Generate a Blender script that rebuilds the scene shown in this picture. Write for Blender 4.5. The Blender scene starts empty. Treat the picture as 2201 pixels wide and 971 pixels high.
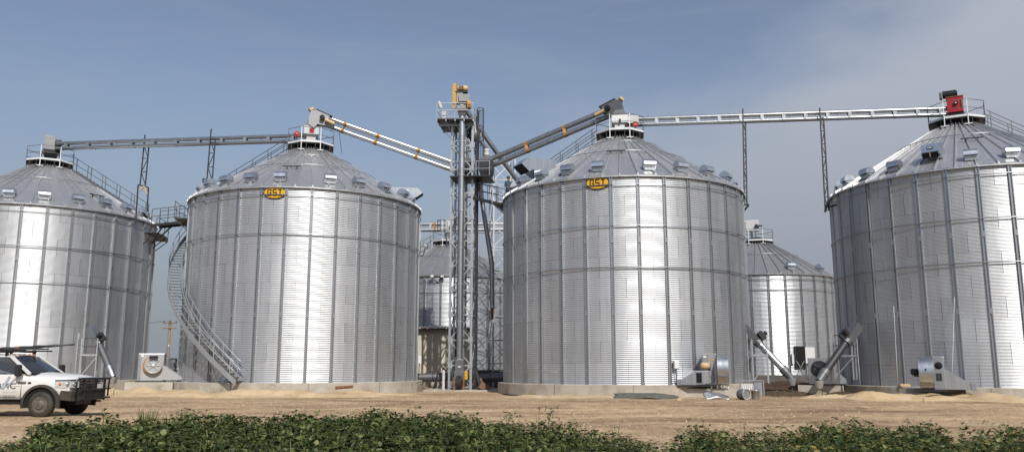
import bpy, bmesh, math, random
import numpy as np
from mathutils import Vector, Matrix, Euler
R_ = math.radians
rnd = random.Random(7)
scene = bpy.context.scene
COL = scene.collection

# ------------------------------------------------------------------ camera
CAM_H = 1.6; PITCH = R_(9.6); FPX = 1775.0; CXP, CYP = 1100.5, 485.5
cd = bpy.data.cameras.new('camera'); cam = bpy.data.objects.new('camera', cd); COL.objects.link(cam)
cd.sensor_fit = 'HORIZONTAL'; cd.sensor_width = 36.0; cd.lens = 36.0 * FPX / 2201.0
cd.clip_start = 0.1; cd.clip_end = 6000
cam.location = (0, 0, CAM_H); cam.rotation_euler = (math.pi / 2 + PITCH, 0, 0)
scene.camera = cam

# ------------------------------------------------------------------ world, sun, exposure
SUN_EL, SUN_AZ = 42.0, 162.0            # azimuth clockwise from +Y (the way the camera looks)
wd = bpy.data.worlds.new('World'); scene.world = wd; wd.use_nodes = True
nt = wd.node_tree; nt.nodes.clear()
def wn(t, **k):
    n = nt.nodes.new(t)
    for a, b in k.items(): setattr(n, a, b)
    return n
wo = wn('ShaderNodeOutputWorld'); bg = wn('ShaderNodeBackground'); bg.inputs[1].default_value = 0.105
sky = wn('ShaderNodeTexSky', sky_type='NISHITA', sun_disc=False)
sky.sun_elevation = R_(SUN_EL); sky.sun_rotation = R_(SUN_AZ)
sky.altitude = 300; sky.air_density = 1.1; sky.dust_density = 2.4; sky.ozone_density = 3.5
hs = wn('ShaderNodeHueSaturation'); hs.inputs['Saturation'].default_value = 0.80; hs.inputs['Value'].default_value = 0.83
nt.links.new(sky.outputs[0], hs.inputs['Color'])
tc = wn('ShaderNodeTexCoord')
# smoke haze that greys the sky towards the horizon
sep = wn('ShaderNodeSeparateXYZ'); nt.links.new(tc.outputs['Generated'], sep.inputs[0])
mr = wn('ShaderNodeMapRange'); mr.inputs[1].default_value = 0.0; mr.inputs[2].default_value = 0.36
mr.inputs[3].default_value = 0.9; mr.inputs[4].default_value = 0.0; mr.interpolation_type = 'SMOOTHSTEP'
nt.links.new(sep.outputs['Z'], mr.inputs[0])
mx1 = wn('ShaderNodeMix', data_type='RGBA'); mx1.inputs[7].default_value = (2.10, 2.32, 2.66, 1)
nt.links.new(mr.outputs[0], mx1.inputs[0])
# thin high cloud: a broad veil with streaks
mp = wn('ShaderNodeMapping'); mp.inputs['Scale'].default_value = (1.0, 1.0, 2.4); mp.inputs['Rotation'].default_value = (0.0, 0.5, 0.3)
nt.links.new(tc.outputs['Generated'], mp.inputs[0])
nz = wn('ShaderNodeTexNoise'); nz.inputs['Scale'].default_value = 2.6; nz.inputs['Detail'].default_value = 7; nz.inputs['Roughness'].default_value = 0.52
nt.links.new(mp.outputs[0], nz.inputs['Vector'])
dp = wn('ShaderNodeVectorMath', operation='DOT_PRODUCT'); dp.inputs[1].default_value = (1.0, 0.0, -1.8)
nt.links.new(tc.outputs['Generated'], dp.inputs[0])
ad = wn('ShaderNodeMath', operation='MULTIPLY_ADD'); ad.inputs[1].default_value = 0.75; ad.inputs[2].default_value = 0.46 - 0.375
nt.links.new(nz.outputs['Fac'], ad.inputs[0])
ad2 = wn('ShaderNodeMath', operation='ADD'); nt.links.new(dp.outputs['Value'], ad2.inputs[0]); nt.links.new(ad.outputs[0], ad2.inputs[1])
cr = wn('ShaderNodeMapRange'); cr.inputs[1].default_value = -0.04; cr.inputs[2].default_value = 0.32
cr.inputs[3].default_value = 0.0; cr.inputs[4].default_value = 0.95; cr.interpolation_type = 'SMOOTHSTEP'
nt.links.new(ad2.outputs[0], cr.inputs[0])
# faint streaks of high cirrus over the whole sky
mp3 = wn('ShaderNodeMapping'); mp3.inputs['Scale'].default_value = (1.2, 1.2, 5.5); mp3.inputs['Rotation'].default_value = (0.15, 0.35, 0.0)
nt.links.new(tc.outputs['Generated'], mp3.inputs[0])
nz3 = wn('ShaderNodeTexNoise'); nz3.inputs['Scale'].default_value = 3.2; nz3.inputs['Detail'].default_value = 8; nz3.inputs['Roughness'].default_value = 0.6; nz3.inputs['Distortion'].default_value = 0.4
nt.links.new(mp3.outputs[0], nz3.inputs['Vector'])
cr3 = wn('ShaderNodeMapRange'); cr3.inputs[1].default_value = 0.46; cr3.inputs[2].default_value = 0.80; cr3.inputs[3].default_value = 0.0; cr3.inputs[4].default_value = 0.20
nt.links.new(nz3.outputs['Fac'], cr3.inputs[0])
cmx = wn('ShaderNodeMath', operation='MAXIMUM'); nt.links.new(cr.outputs[0], cmx.inputs[0]); nt.links.new(cr3.outputs[0], cmx.inputs[1])
mx2 = wn('ShaderNodeMix', data_type='RGBA'); mx2.inputs[7].default_value = (3.40, 3.66, 4.25, 1)
nt.links.new(cmx.outputs[0], mx2.inputs[0]); nt.links.new(hs.outputs[0], mx2.inputs[6])
nt.links.new(mx2.outputs[2], mx1.inputs[6]); nt.links.new(mx1.outputs[2], bg.inputs[0]); nt.links.new(bg.outputs[0], wo.inputs[0])
sl = bpy.data.lights.new('sun', 'SUN'); sl.energy = 2.9; sl.angle = R_(0.6); sl.color = (1.0, 0.94, 0.86)
so = bpy.data.objects.new('sun', sl); COL.objects.link(so)
_sd = Vector((math.sin(R_(SUN_AZ)) * math.cos(R_(SUN_EL)), math.cos(R_(SUN_AZ)) * math.cos(R_(SUN_EL)), math.sin(R_(SUN_EL))))
so.rotation_euler = (-_sd).to_track_quat('-Z', 'Y').to_euler(); so.location = (30, -30, 40)
vs = scene.view_settings
vs.view_transform = 'Standard'; vs.look = 'None'; vs.exposure = 0.30; vs.gamma = 1.0; vs.use_curve_mapping = False
scene.cycles.max_bounces = 6; scene.cycles.glossy_bounces = 4; scene.cycles.diffuse_bounces = 3
scene.cycles.sample_clamp_indirect = 6.0; scene.cycles.caustics_reflective = False; scene.cycles.caustics_refractive = False
scene.cycles.use_denoising = True

# ------------------------------------------------------------------ small tools
def V(*a): return Vector(a)
def at(px, py, Y):
    """the place in the world at depth Y that lies along a sight line (surveying helper)"""
    u = (px - CXP) / FPX; v = (CYP - py) / FPX
    d = Vector((u, math.cos(PITCH) - v * math.sin(PITCH), math.sin(PITCH) + v * math.cos(PITCH)))
    return Vector((0, 0, CAM_H)) + d * (Y / d.y)
def tag(o, label=None, cat=None, group=None, kind=None):
    if label: o['label'] = label
    if cat: o['category'] = cat
    if group: o['group'] = group
    if kind: o['kind'] = kind
    return o
def empty(name, loc=(0, 0, 0), rz=0.0, parent=None):
    o = bpy.data.objects.new(name, None); COL.objects.link(o); o.location = loc; o.rotation_euler = (0, 0, rz)
    o.empty_display_size = 0.2
    if parent: o.parent = parent
    return o
def thing(name, label, cat, loc=(0, 0, 0), rz=0.0, group=None):
    return tag(empty(name, loc, rz), label, cat, group)
def inst(name, mesh, parent=None, loc=(0, 0, 0), rot=(0, 0, 0), scl=None):
    o = bpy.data.objects.new(name, mesh); COL.objects.link(o); o.location = loc; o.rotation_euler = rot
    if scl: o.scale = scl
    if parent: o.parent = parent
    return o
def frame_of(p, q):
    d = (Vector(q) - Vector(p)); L = d.length; d.normalize()
    up = Vector((0, 0, 1)) if abs(d.z) < 0.95 else Vector((0, 1, 0))
    s = d.cross(up).normalized(); u = s.cross(d).normalized()
    return d, s, u, L
class MB:
    """collects shapes, then links them as ONE mesh object"""
    def __init__(self): self.v = []; self.f = []; self.m = []; self.s = []; self.mats = []
    def mi(self, mat):
        if mat not in self.mats: self.mats.append(mat)
        return self.mats.index(mat)
    def add(self, vs_, fs_, mat=None, smooth=False):
        o = len(self.v); self.v += [tuple(x) for x in vs_]
        k = self.mi(mat) if mat else 0
        for f in fs_: self.f.append(tuple(i + o for i in f)); self.m.append(k); self.s.append(smooth)
        return self
    def box(self, c, s, rot=None, mat=None, bev=0.0):
        x, y, z = s[0] / 2, s[1] / 2, s[2] / 2
        M = Euler(rot).to_matrix() if rot else None
        C = Vector(c)
        if bev > 0:
            b = min(bev, x * .9, y * .9, z * .9); pts = []; fs = []
            bm = bmesh.new(); bmesh.ops.create_cube(bm, size=1.0)
            for w in bm.verts: w.co = Vector((w.co.x * 2 * x, w.co.y * 2 * y, w.co.z * 2 * z))
            bmesh.ops.bevel(bm, geom=bm.edges[:] , offset=b, segments=2, affect='EDGES', profile=0.5)
            bm.verts.index_update()
            pts = [w.co.copy() for w in bm.verts]; fs = [[w.index for w in f.verts] for f in bm.faces]; bm.free()
        else:
            pts = [Vector((i * x, j * y, k * z)) for k in (-1, 1) for j in (-1, 1) for i in (-1, 1)]
            fs = [(0, 2, 3, 1), (4, 5, 7, 6), (0, 1, 5, 4), (2, 6, 7, 3), (0, 4, 6, 2), (1, 3, 7, 5)]
        if M: pts = [M @ p for p in pts]
        return self.add([C + p for p in pts], fs, mat)
    def bar(self, p, q, w, h=None, mat=None):
        h = h or w; d, s, u, L = frame_of(p, q); p = Vector(p); q = Vector(q)
        pts = [a + s * (i * w / 2) + u * (j * h / 2) for a in (p, q) for i, j in ((-1, -1), (1, -1), (1, 1), (-1, 1))]
        return self.add(pts, [(0, 1, 2, 3), (7, 6, 5, 4), (0, 4, 5, 1), (1, 5, 6, 2), (2, 6, 7, 3), (3, 7, 4, 0)], mat)
    def tube(self, p, q, r, n=10, r2=None, mat=None, cap=True):
        r2 = r if r2 is None else r2; d, s, u, L = frame_of(p, q); p = Vector(p); q = Vector(q)
        pts = []
        for a, rr in ((p, r), (q, r2)):
            for i in range(n):
                t = 2 * math.pi * i / n; pts.append(a + s * (rr * math.cos(t)) + u * (rr * math.sin(t)))
        self.add(pts, [(i, (i + 1) % n, n + (i + 1) % n, n + i) for i in range(n)], mat, True)
        if cap: self.add(pts, [tuple(range(n))[::-1], tuple(range(n, 2 * n))], mat, False)
        return self
    def path(self, pts, r, n=6, mat=None, closed=False, cap=True):
        P = [Vector(p) for p in pts]; N = len(P); vs_ = []
        prev = None
        for i, p in enumerate(P):
            if closed: d = P[(i + 1) % N] - P[i - 1]
            else: d = P[min(i + 1, N - 1)] - P[max(i - 1, 0)]
            d.normalize()
            if prev is None:
                up = Vector((0, 0, 1)) if abs(d.z) < 0.9 else Vector((0, 1, 0))
                s = d.cross(up).normalized()
            else:
                s = (prev - d * prev.dot(d)).normalized()
            prev = s; u = s.cross(d)
            rr = r[i] if isinstance(r, (list, tuple)) else r
            for k in range(n):
                t = 2 * math.pi * (k + .5) / n; vs_.append(p + s * (rr * math.cos(t)) + u * (rr * math.sin(t)))
        fs_ = []
        for i in range(N if closed else N - 1):
            a = i * n; b = ((i + 1) % N) * n
            for k in range(n): fs_.append((a + k, a + (k + 1) % n, b + (k + 1) % n, b + k))
        if not closed and cap: fs_ += [tuple(range(n))[::-1], tuple(range((N - 1) * n, N * n))]
        return self.add(vs_, fs_, mat, n > 4)
    def lathe(self, prof, n=16, c=(0, 0, 0), axis=None, mat=None, smooth=True):
        """prof: (radius, height) pairs"""
        M = Vector(axis).to_track_quat('Z', 'Y').to_matrix() if axis else Matrix.Identity(3)
        C = Vector(c); vs_ = []
        for r, h in prof:
            for i in range(n):
                t = 2 * math.pi * i / n; vs_.append(C + M @ Vector((r * math.cos(t), r * math.sin(t), h)))
        fs_ = [(j * n + i, j * n + (i + 1) % n, (j + 1) * n + (i + 1) % n, (j + 1) * n + i) for j in range(len(prof) - 1) for i in range(n)]
        self.add(vs_, fs_, mat, smooth)
        caps = []
        if prof[0][0] > 1e-4: caps.append(tuple(range(n))[::-1])
        if prof[-1][0] > 1e-4: caps.append(tuple(range((len(prof) - 1) * n, len(prof) * n)))
        return self.add(vs_, caps, mat, False)
    def prism(self, poly, a, b, mat=None, M=None):
        """poly in (u, w); extruded from a to b along v.  default: u=x, v=y, w=z"""
        n = len(poly); vs_ = [Vector((u, a, w)) for u, w in poly] + [Vector((u, b, w)) for u, w in poly]
        if M: vs_ = [M @ p for p in vs_]
        fs_ = [tuple(range(n)), tuple(range(n, 2 * n))[::-1]] + [(i, n + i, n + (i + 1) % n, (i + 1) % n) for i in range(n)]
        return self.add(vs_, fs_, mat)
    def loft(self, rings, mat=None, smooth=False, cap=True):
        n = len(rings[0]); vs_ = [Vector(p) for r in rings for p in r]
        fs_ = [(j * n + i, j * n + (i + 1) % n, (j + 1) * n + (i + 1) % n, (j + 1) * n + i) for j in range(len(rings) - 1) for i in range(n)]
        self.add(vs_, fs_, mat, smooth)
        if cap: self.add(vs_, [tuple(range(n))[::-1], tuple(range((len(rings) - 1) * n, len(rings) * n))], mat, False)
        return self
    def mesh(self, name, mat=None):
        me = bpy.data.meshes.new(name); me.from_pydata(self.v, [], self.f)
        mats = self.mats or ([mat] if mat else [])
        for m in mats: me.materials.append(m)
        if mat and not self.mats: pass
        me.polygons.foreach_set('material_index', self.m); me.polygons.foreach_set('use_smooth', self.s)
        me.validate(); me.update()
        bm = bmesh.new(); bm.from_mesh(me); bmesh.ops.recalc_face_normals(bm, faces=bm.faces); bm.to_mesh(me); bm.free()
        return me
    def build(self, name, mat=None, parent=None, loc=(0, 0, 0), rot=(0, 0, 0)):
        return inst(name, self.mesh(name, mat), parent, loc, rot)
def bar_part(name, p, q, w, mat, parent, h=None): return MB().bar(p, q, w, h).build(name, mat, parent)
def tube_part(name, p, q, r, mat, parent, n=10): return MB().tube(p, q, r, n).build(name, mat, parent)
def path_part(name, pts, r, mat, parent, n=6, closed=False): return MB().path(pts, r, n, closed=closed).build(name, mat, parent)
def box_part(name, c, s, mat, parent, rot=None, bev=0.0): return MB().box(c, s, rot, bev=bev).build(name, mat, parent)

# ------------------------------------------------------------------ materials
MAT = {}
def newmat(name):
    m = bpy.data.materials.new(name); m.use_nodes = True; t = m.node_tree; t.nodes.clear()
    o = t.nodes.new('ShaderNodeOutputMaterial'); b = t.nodes.new('ShaderNodeBsdfPrincipled'); t.links.new(b.outputs[0], o.inputs[0])
    MAT[name] = m
    return m, t, b
def N(t, typ, **k):
    n = t.nodes.new(typ)
    for a, b in k.items(): setattr(n, a, b)
    return n
def noise(t, scale, detail=4, rough=0.55, vec=None, stretch=None, obj=True):
    tcn = N(t, 'ShaderNodeTexCoord'); n = N(t, 'ShaderNodeTexNoise')
    n.inputs['Scale'].default_value = scale; n.inputs['Detail'].default_value = detail; n.inputs['Roughness'].default_value = rough
    src = tcn.outputs['Object'] if vec is None else vec
    if stretch:
        mpn = N(t, 'ShaderNodeMapping'); mpn.inputs['Scale'].default_value = stretch; t.links.new(src, mpn.inputs[0]); src = mpn.outputs[0]
    t.links.new(src, n.inputs['Vector']); return n
def ramp(t, fac, stops):
    r = N(t, 'ShaderNodeValToRGB'); e = r.color_ramp.elements
    while len(e) < len(stops): e.new(0.5)
    for i, (p, c) in enumerate(stops): e[i].position = p; e[i].color = (*c, 1) if len(c) == 3 else c
    t.links.new(fac, r.inputs[0]); return r
def bump(t, b, h, strength, dist):
    n = N(t, 'ShaderNodeBump'); n.inputs['Strength'].default_value = strength; n.inputs['Distance'].default_value = dist
    t.links.new(h, n.inputs['Height']); t.links.new(n.outputs[0], b.inputs['Normal']); return n
def worldpos(t):
    g = N(t, 'ShaderNodeNewGeometry'); return g.outputs['Position']
def simple(name, col, rough=0.5, metal=0.0, var=0.12, scale=6.0, spec=None, stretch=None, bmp=0.0):
    m, t, b = newmat(name)
    n = noise(t, scale, 5, 0.6, stretch=stretch)
    lo = tuple(max(0, c * (1 - var)) for c in col); hi = tuple(min(1, c * (1 + var)) for c in col)
    r = ramp(t, n.outputs['Fac'], [(0.3, lo), (0.7, hi)]); t.links.new(r.outputs[0], b.inputs['Base Color'])
    b.inputs['Roughness'].default_value = rough; b.inputs['Metallic'].default_value = metal
    if spec is not None: b.inputs['Specular IOR Level'].default_value = spec
    if bmp: bump(t, b, n.outputs['Fac'], bmp, 0.01)
    return m
def galv(name, base, rough, wob=0.25, grime=0.0, rvar=0.1, tint=(.95, 1, 1.055), metal=0.92):
    """zinc coated steel: spangle, streaks, each sheet a slightly different tone"""
    m, t, b = newmat(name)
    pos = worldpos(t)
    sp = N(t, 'ShaderNodeTexVoronoi'); sp.inputs['Scale'].default_value = 28.0; t.links.new(pos, sp.inputs['Vector'])
    st = noise(t, 1.1, 6, 0.62, vec=pos, stretch=(3.2, 3.2, 0.22))
    oi = N(t, 'ShaderNodeObjectInfo')
    a = N(t, 'ShaderNodeMath', operation='MULTIPLY_ADD'); t.links.new(oi.outputs['Random'], a.inputs[0]); a.inputs[1].default_value = 0.11; a.inputs[2].default_value = 0.88
    a2 = N(t, 'ShaderNodeMath', operation='MULTIPLY_ADD'); t.links.new(st.outputs['Fac'], a2.inputs[0]); a2.inputs[1].default_value = 0.34; a2.inputs[2].default_value = 0.80
    a3 = N(t, 'ShaderNodeMath', operation='MULTIPLY_ADD'); t.links.new(sp.outputs['Distance'], a3.inputs[0]); a3.inputs[1].default_value = 0.16; a3.inputs[2].default_value = 0.93
    m1 = N(t, 'ShaderNodeMath', operation='MULTIPLY'); t.links.new(a.outputs[0], m1.inputs[0]); t.links.new(a2.outputs[0], m1.inputs[1])
    m2 = N(t, 'ShaderNodeMath', operation='MULTIPLY'); t.links.new(m1.outputs[0], m2.inputs[0]); t.links.new(a3.outputs[0], m2.inputs[1])
    mixc = N(t, 'ShaderNodeVectorMath', operation='SCALE'); mixc.inputs[0].default_value = tuple(base * c for c in tint); t.links.new(m2.outputs[0], mixc.inputs['Scale'])
    col = mixc.outputs[0]
    if grime > 0:
        g = noise(t, 0.55, 7, 0.7, vec=pos, stretch=(4.0, 4.0, 0.35))
        gr = ramp(t, g.outputs['Fac'], [(0.52, (0, 0, 0)), (0.78, (1, 1, 1))])
        gm = N(t, 'ShaderNodeMath', operation='MULTIPLY'); t.links.new(gr.outputs[0], gm.inputs[0]); gm.inputs[1].default_value = grime
        mxg = N(t, 'ShaderNodeMix', data_type='RGBA'); t.links.new(gm.outputs[0], mxg.inputs[0]); t.links.new(col, mxg.inputs[6]); mxg.inputs[7].default_value = (0.30, 0.23, 0.15, 1)
        col = mxg.outputs[2]
    t.links.new(col, b.inputs['Base Color'])
    rr = N(t, 'ShaderNodeMath', operation='MULTIPLY_ADD'); t.links.new(st.outputs['Fac'], rr.inputs[0]); rr.inputs[1].default_value = rvar * 2; rr.inputs[2].default_value = rough - rvar
    t.links.new(rr.outputs[0], b.inputs['Roughness']); b.inputs['Metallic'].default_value = metal
    if wob:
        w = noise(t, 0.75, 3, 0.5, vec=pos, stretch=(1.0, 1.0, 0.6)); bump(t, b, w.outputs['Fac'], wob, 0.10)
    return m
galv('sheet_steel', 0.58, 0.43, 0.16, 0.09, .09, metal=.74)
galv('sheet_steel_worn', 0.55, 0.43, 0.15, 0.13, .07, metal=.76)
galv('sheet_steel_old', 0.56, 0.40, 0.09, 0.08, .07, metal=.76)
galv('roof_steel', 0.68, 0.42, 0.3, 0.04, metal=.8, tint=(.99, 1, 1.015))
galv('roof_steel_old', 0.48, 0.5, 0.3, 0.08, metal=.8, tint=(.99, 1, 1.015))
galv('stiffener_steel', 0.44, 0.40, 0.0, 0.06, metal=.8)
galv('ring_steel', 0.42, 0.36, 0.0, 0.08)
galv('tube_steel_mid', 0.42, 0.38, 0.08, 0.04)
galv('tube_steel', 0.52, 0.40, 0.08, 0.02)
galv('tube_steel_dull', 0.42, 0.42, 0.08, 0.06)
galv('frame_steel', 0.54, 0.45, 0.0, 0.10, metal=.65)
galv('hood_steel', 0.70, 0.30, 0.15, 0.0)
galv('fan_steel', 0.50, 0.42, 0.15, 0.05)
galv('polished_sheet', 0.62, 0.30, 0.35, 0.0)
simple('dark_steel', (0.045, 0.047, 0.052), 0.5, 0.3)
simple('grey_steel', (0.15, 0.155, 0.165), 0.5, 0.5)
simple('grey_paint', (0.30, 0.31, 0.325), 0.45, 0.0)
simple('fan_paint', (0.40, 0.41, 0.42), 0.42, 0.0, 0.06)
simple('pale_paint', (0.58, 0.59, 0.60), 0.42, 0.0, 0.06)
simple('black_iron', (0.02, 0.021, 0.024), 0.45, 0.2)
simple('white_steel', (0.78, 0.79, 0.80), 0.35, 0.0, 0.05)
simple('liner', (0.10, 0.10, 0.105), 0.7, 0.2)
simple('yellow_paint', (0.62, 0.34, 0.03), 0.42, 0.0)
simple('orange_paint', (0.40, 0.17, 0.025), 0.45, 0.0)
simple('tan_motor', (0.55, 0.40, 0.22), 0.45, 0.0)
simple('red_paint', (0.42, 0.02, 0.03), 0.40, 0.0)
simple('black_rubber', (0.018, 0.018, 0.018), 0.75, 0.0, 0.3)
simple('void_black', (0.006, 0.006, 0.007), 0.9, 0.0)
simple('sign_yellow', (0.72, 0.40, 0.02), 0.4, 0.0, 0.04)
simple('sign_black', (0.012, 0.012, 0.012), 0.4, 0.0)
simple('crop_floor', (0.045, 0.075, 0.028), 0.9, 0.0, 0.45, 1.2)
simple('wood', (0.27, 0.205, 0.14), 0.8, 0.0, 0.3, 9.0, stretch=(1, 1, 0.15))
simple('weathered_wood', (0.20, 0.12, 0.07), 0.85, 0.0, 0.35, 9.0)
simple('tarp', (0.10, 0.105, 0.09), 0.7, 0.0, 0.3, 3.0)
simple('skin', (0.36, 0.20, 0.13), 0.55, 0.0, 0.05)
simple('hair', (0.012, 0.010, 0.009), 0.6, 0.0)
simple('shirt', (0.055, 0.075, 0.10), 0.85, 0.0, 0.2)
simple('trousers', (0.05, 0.06, 0.09), 0.85, 0.0, 0.2)
simple('chrome', (0.80, 0.81, 0.83), 0.12, 1.0, 0.02)
simple('amber_lens', (0.70, 0.20, 0.02), 0.2, 0.0)
simple('red_lens', (0.45, 0.02, 0.02), 0.2, 0.0)
simple('white_plastic', (0.74, 0.74, 0.73), 0.4, 0.0, 0.05)
simple('seat_cloth', (0.10, 0.09, 0.08), 0.9, 0.0)
simple('wheel_steel', (0.14, 0.125, 0.11), 0.6, 0.3, 0.4, 8.0)
simple('dusty_black', (0.045, 0.038, 0.030), 0.7, 0.0, 0.5, 4.0)
simple('rust', (0.22, 0.10, 0.05), 0.8, 0.0, 0.4)
simple('lettering', (0.09, 0.10, 0.12), 0.5, 0.0)
simple('decal_blue', (0.40, 0.45, 0.50), 0.4, 0.0)
def m_truckpaint():
    m, t, b = newmat('truck_paint')
    pos = N(t, 'ShaderNodeTexCoord').outputs['Object']
    n = noise(t, 2.2, 6, 0.65, vec=pos); s = N(t, 'ShaderNodeSeparateXYZ'); t.links.new(pos, s.inputs[0])
    mr_ = N(t, 'ShaderNodeMapRange'); mr_.inputs[1].default_value = 1.05; mr_.inputs[2].default_value = 0.45; t.links.new(s.outputs['Z'], mr_.inputs[0])
    mm = N(t, 'ShaderNodeMath', operation='MULTIPLY'); t.links.new(mr_.outputs[0], mm.inputs[0]); t.links.new(n.outputs['Fac'], mm.inputs[1])
    mx = N(t, 'ShaderNodeMix', data_type='RGBA'); t.links.new(mm.outputs[0], mx.inputs[0]); mx.inputs[6].default_value = (0.78, 0.78, 0.77, 1); mx.inputs[7].default_value = (0.40, 0.31, 0.21, 1)
    t.links.new(mx.outputs[2], b.inputs['Base Color']); b.inputs['Roughness'].default_value = 0.32
    b.inputs['Coat Weight'].default_value = 0.5; b.inputs['Coat Roughness'].default_value = 0.06
m_truckpaint()
def m_glass():
    m, t, b = newmat('glass'); b.inputs['Base Color'].default_value = (0.75, 0.8, 0.8, 1); b.inputs['Roughness'].default_value = 0.02
    b.inputs['Transmission Weight'].default_value = 0.95; b.inputs['IOR'].default_value = 1.45
    n = noise(t, 3.0, 3); r = ramp(t, n.outputs['Fac'], [(0.3, (0.55, 0.60, 0.60)), (0.7, (0.66, 0.70, 0.70))]); t.links.new(r.outputs[0], b.inputs['Base Color'])
m_glass()
def m_headlight():
    m, t, b = newmat('headlight_lens'); n = noise(t, 14.0, 3)
    r = ramp(t, n.outputs['Fac'], [(0.35, (0.55, 0.57, 0.58)), (0.65, (0.9, 0.9, 0.88))]); t.links.new(r.outputs[0], b.inputs['Base Color'])
    b.inputs['Roughness'].default_value = 0.12; b.inputs['Metallic'].default_value = 0.4; b.inputs['Coat Weight'].default_value = 1.0
m_headlight()
def m_concrete():
    m, t, b = newmat('concrete'); pos = worldpos(t)
    n = noise(t, 0.9, 8, 0.65, vec=pos); r = ramp(t, n.outputs['Fac'], [(0.30, (0.30, 0.265, 0.21)), (0.52, (0.43, 0.40, 0.345)), (0.72, (0.53, 0.50, 0.44))])
    n2 = noise(t, 1.4, 5, 0.6, vec=pos, stretch=(1, 1, 2.2)); r2 = ramp(t, n2.outputs['Fac'], [(0.60, (0, 0, 0)), (0.64, (0.75, 0.75, 0.75))])
    mx = N(t, 'ShaderNodeMix', data_type='RGBA'); t.links.new(r2.outputs[0], mx.inputs[0]); t.links.new(r.outputs[0], mx.inputs[6]); mx.inputs[7].default_value = (0.33, 0.26, 0.18, 1)
    t.links.new(mx.outputs[2], b.inputs['Base Color']); b.inputs['Roughness'].default_value = 0.9
    n3 = noise(t, 18.0, 6, 0.7, vec=pos); bump(t, b, n3.outputs['Fac'], 0.35, 0.02)
m_concrete()
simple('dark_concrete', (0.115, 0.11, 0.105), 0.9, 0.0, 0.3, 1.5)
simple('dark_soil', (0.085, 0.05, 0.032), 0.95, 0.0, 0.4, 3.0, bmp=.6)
def m_ground():
    m, t, b = newmat('dirt'); pos = worldpos(t)
    n1 = noise(t, 0.50, 9, 0.66, vec=pos, stretch=(0.26, 1.0, 1.0)); n1.inputs['Distortion'].default_value = 0.6     # streaks along the track
    n2 = noise(t, 2.6, 8, 0.72, vec=pos)
    n3 = noise(t, 7.0, 7, 0.8, vec=pos, stretch=(1, .35, 1))
    r1 = ramp(t, n1.outputs['Fac'], [(0.30, (0.21, 0.14, 0.088)), (0.44, (0.385, 0.28, 0.182)), (0.56, (0.53, 0.40, 0.262)), (0.70, (0.66, 0.52, 0.355))])
    r2 = ramp(t, n2.outputs['Fac'], [(0.30, (0.70, 0.66, 0.62)), (0.55, (1.0, 0.98, 0.95)), (0.72, (1.12, 1.08, 1.0))])
    mx = N(t, 'ShaderNodeMix', data_type='RGBA', blend_type='MULTIPLY'); mx.inputs[0].default_value = 0.9
    t.links.new(r1.outputs[0], mx.inputs[6]); t.links.new(r2.outputs[0], mx.inputs[7])
    r3 = ramp(t, n3.outputs['Fac'], [(0.30, (0.50, 0.46, 0.43)), (0.45, (0.95, .95, .95)), (0.60, (1, 1, 1)), (0.70, (1.5, 1.42, 1.2))])
    mx2 = N(t, 'ShaderNodeMix', data_type='RGBA', blend_type='MULTIPLY'); mx2.inputs[0].default_value = 0.85
    t.links.new(mx.outputs[2], mx2.inputs[6]); t.links.new(r3.outputs[0], mx2.inputs[7])
    t.links.new(mx2.outputs[2], b.inputs['Base Color']); b.inputs['Roughness'].default_value = 0.95; b.inputs['Specular IOR Level'].default_value = 0.15
    ad_ = N(t, 'ShaderNodeMath', operation='ADD'); t.links.new(n2.outputs['Fac'], ad_.inputs[0]); t.links.new(n3.outputs['Fac'], ad_.inputs[1])
    bump(t, b, ad_.outputs[0], 0.8, 0.05)
m_ground()
def m_sand():
    m, t, b = newmat('sand'); pos = worldpos(t)
    n = noise(t, 1.2, 8, 0.65, vec=pos); r = ramp(t, n.outputs['Fac'], [(0.3, (0.43, 0.315, 0.18)), (0.55, (0.57, 0.44, 0.275)), (0.75, (0.64, 0.51, 0.34))])
    t.links.new(r.outputs[0], b.inputs['Base Color']); b.inputs['Roughness'].default_value = 0.95; b.inputs['Specular IOR Level'].default_value = 0.1
    n2 = noise(t, 9.0, 7, 0.7, vec=pos); bump(t, b, n2.outputs['Fac'], 0.5, 0.04)
m_sand()
def m_leaf(name, c0, c1, c2):
    m, t, b = newmat(name)
    at_ = N(t, 'ShaderNodeAttribute', attribute_name='tone', attribute_type='GEOMETRY')
    r = ramp(t, at_.outputs['Fac'], [(0.0, c0), (0.55, c1), (0.90, c2), (0.965, c2), (1.0, (0.33, 0.25, 0.06))]); t.links.new(r.outputs[0], b.inputs['Base Color'])
    b.inputs['Roughness'].default_value = 0.48; b.inputs['Specular IOR Level'].default_value = 0.35
    tr = N(t, 'ShaderNodeBsdfTranslucent'); t.links.new(r.outputs[0], tr.inputs[0])
    ms = N(t, 'ShaderNodeMixShader'); ms.inputs[0].default_value = 0.22
    o = [x for x in t.nodes if x.type == 'OUTPUT_MATERIAL'][0]
    t.links.new(b.outputs[0], ms.inputs[1]); t.links.new(tr.outputs[0], ms.inputs[2]); t.links.new(ms.outputs[0], o.inputs[0])
m_leaf('soy_leaf', (0.022, 0.038, 0.010), (0.078, 0.108, 0.026), (0.23, 0.255, 0.095))
m_leaf('grass_blade', (0.05, 0.09, 0.02), (0.10, 0.14, 0.04), (0.20, 0.20, 0.08))
m_leaf('soil_litter', (0.05, 0.033, 0.02), (0.10, 0.07, 0.04), (0.17, 0.12, 0.07))
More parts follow.
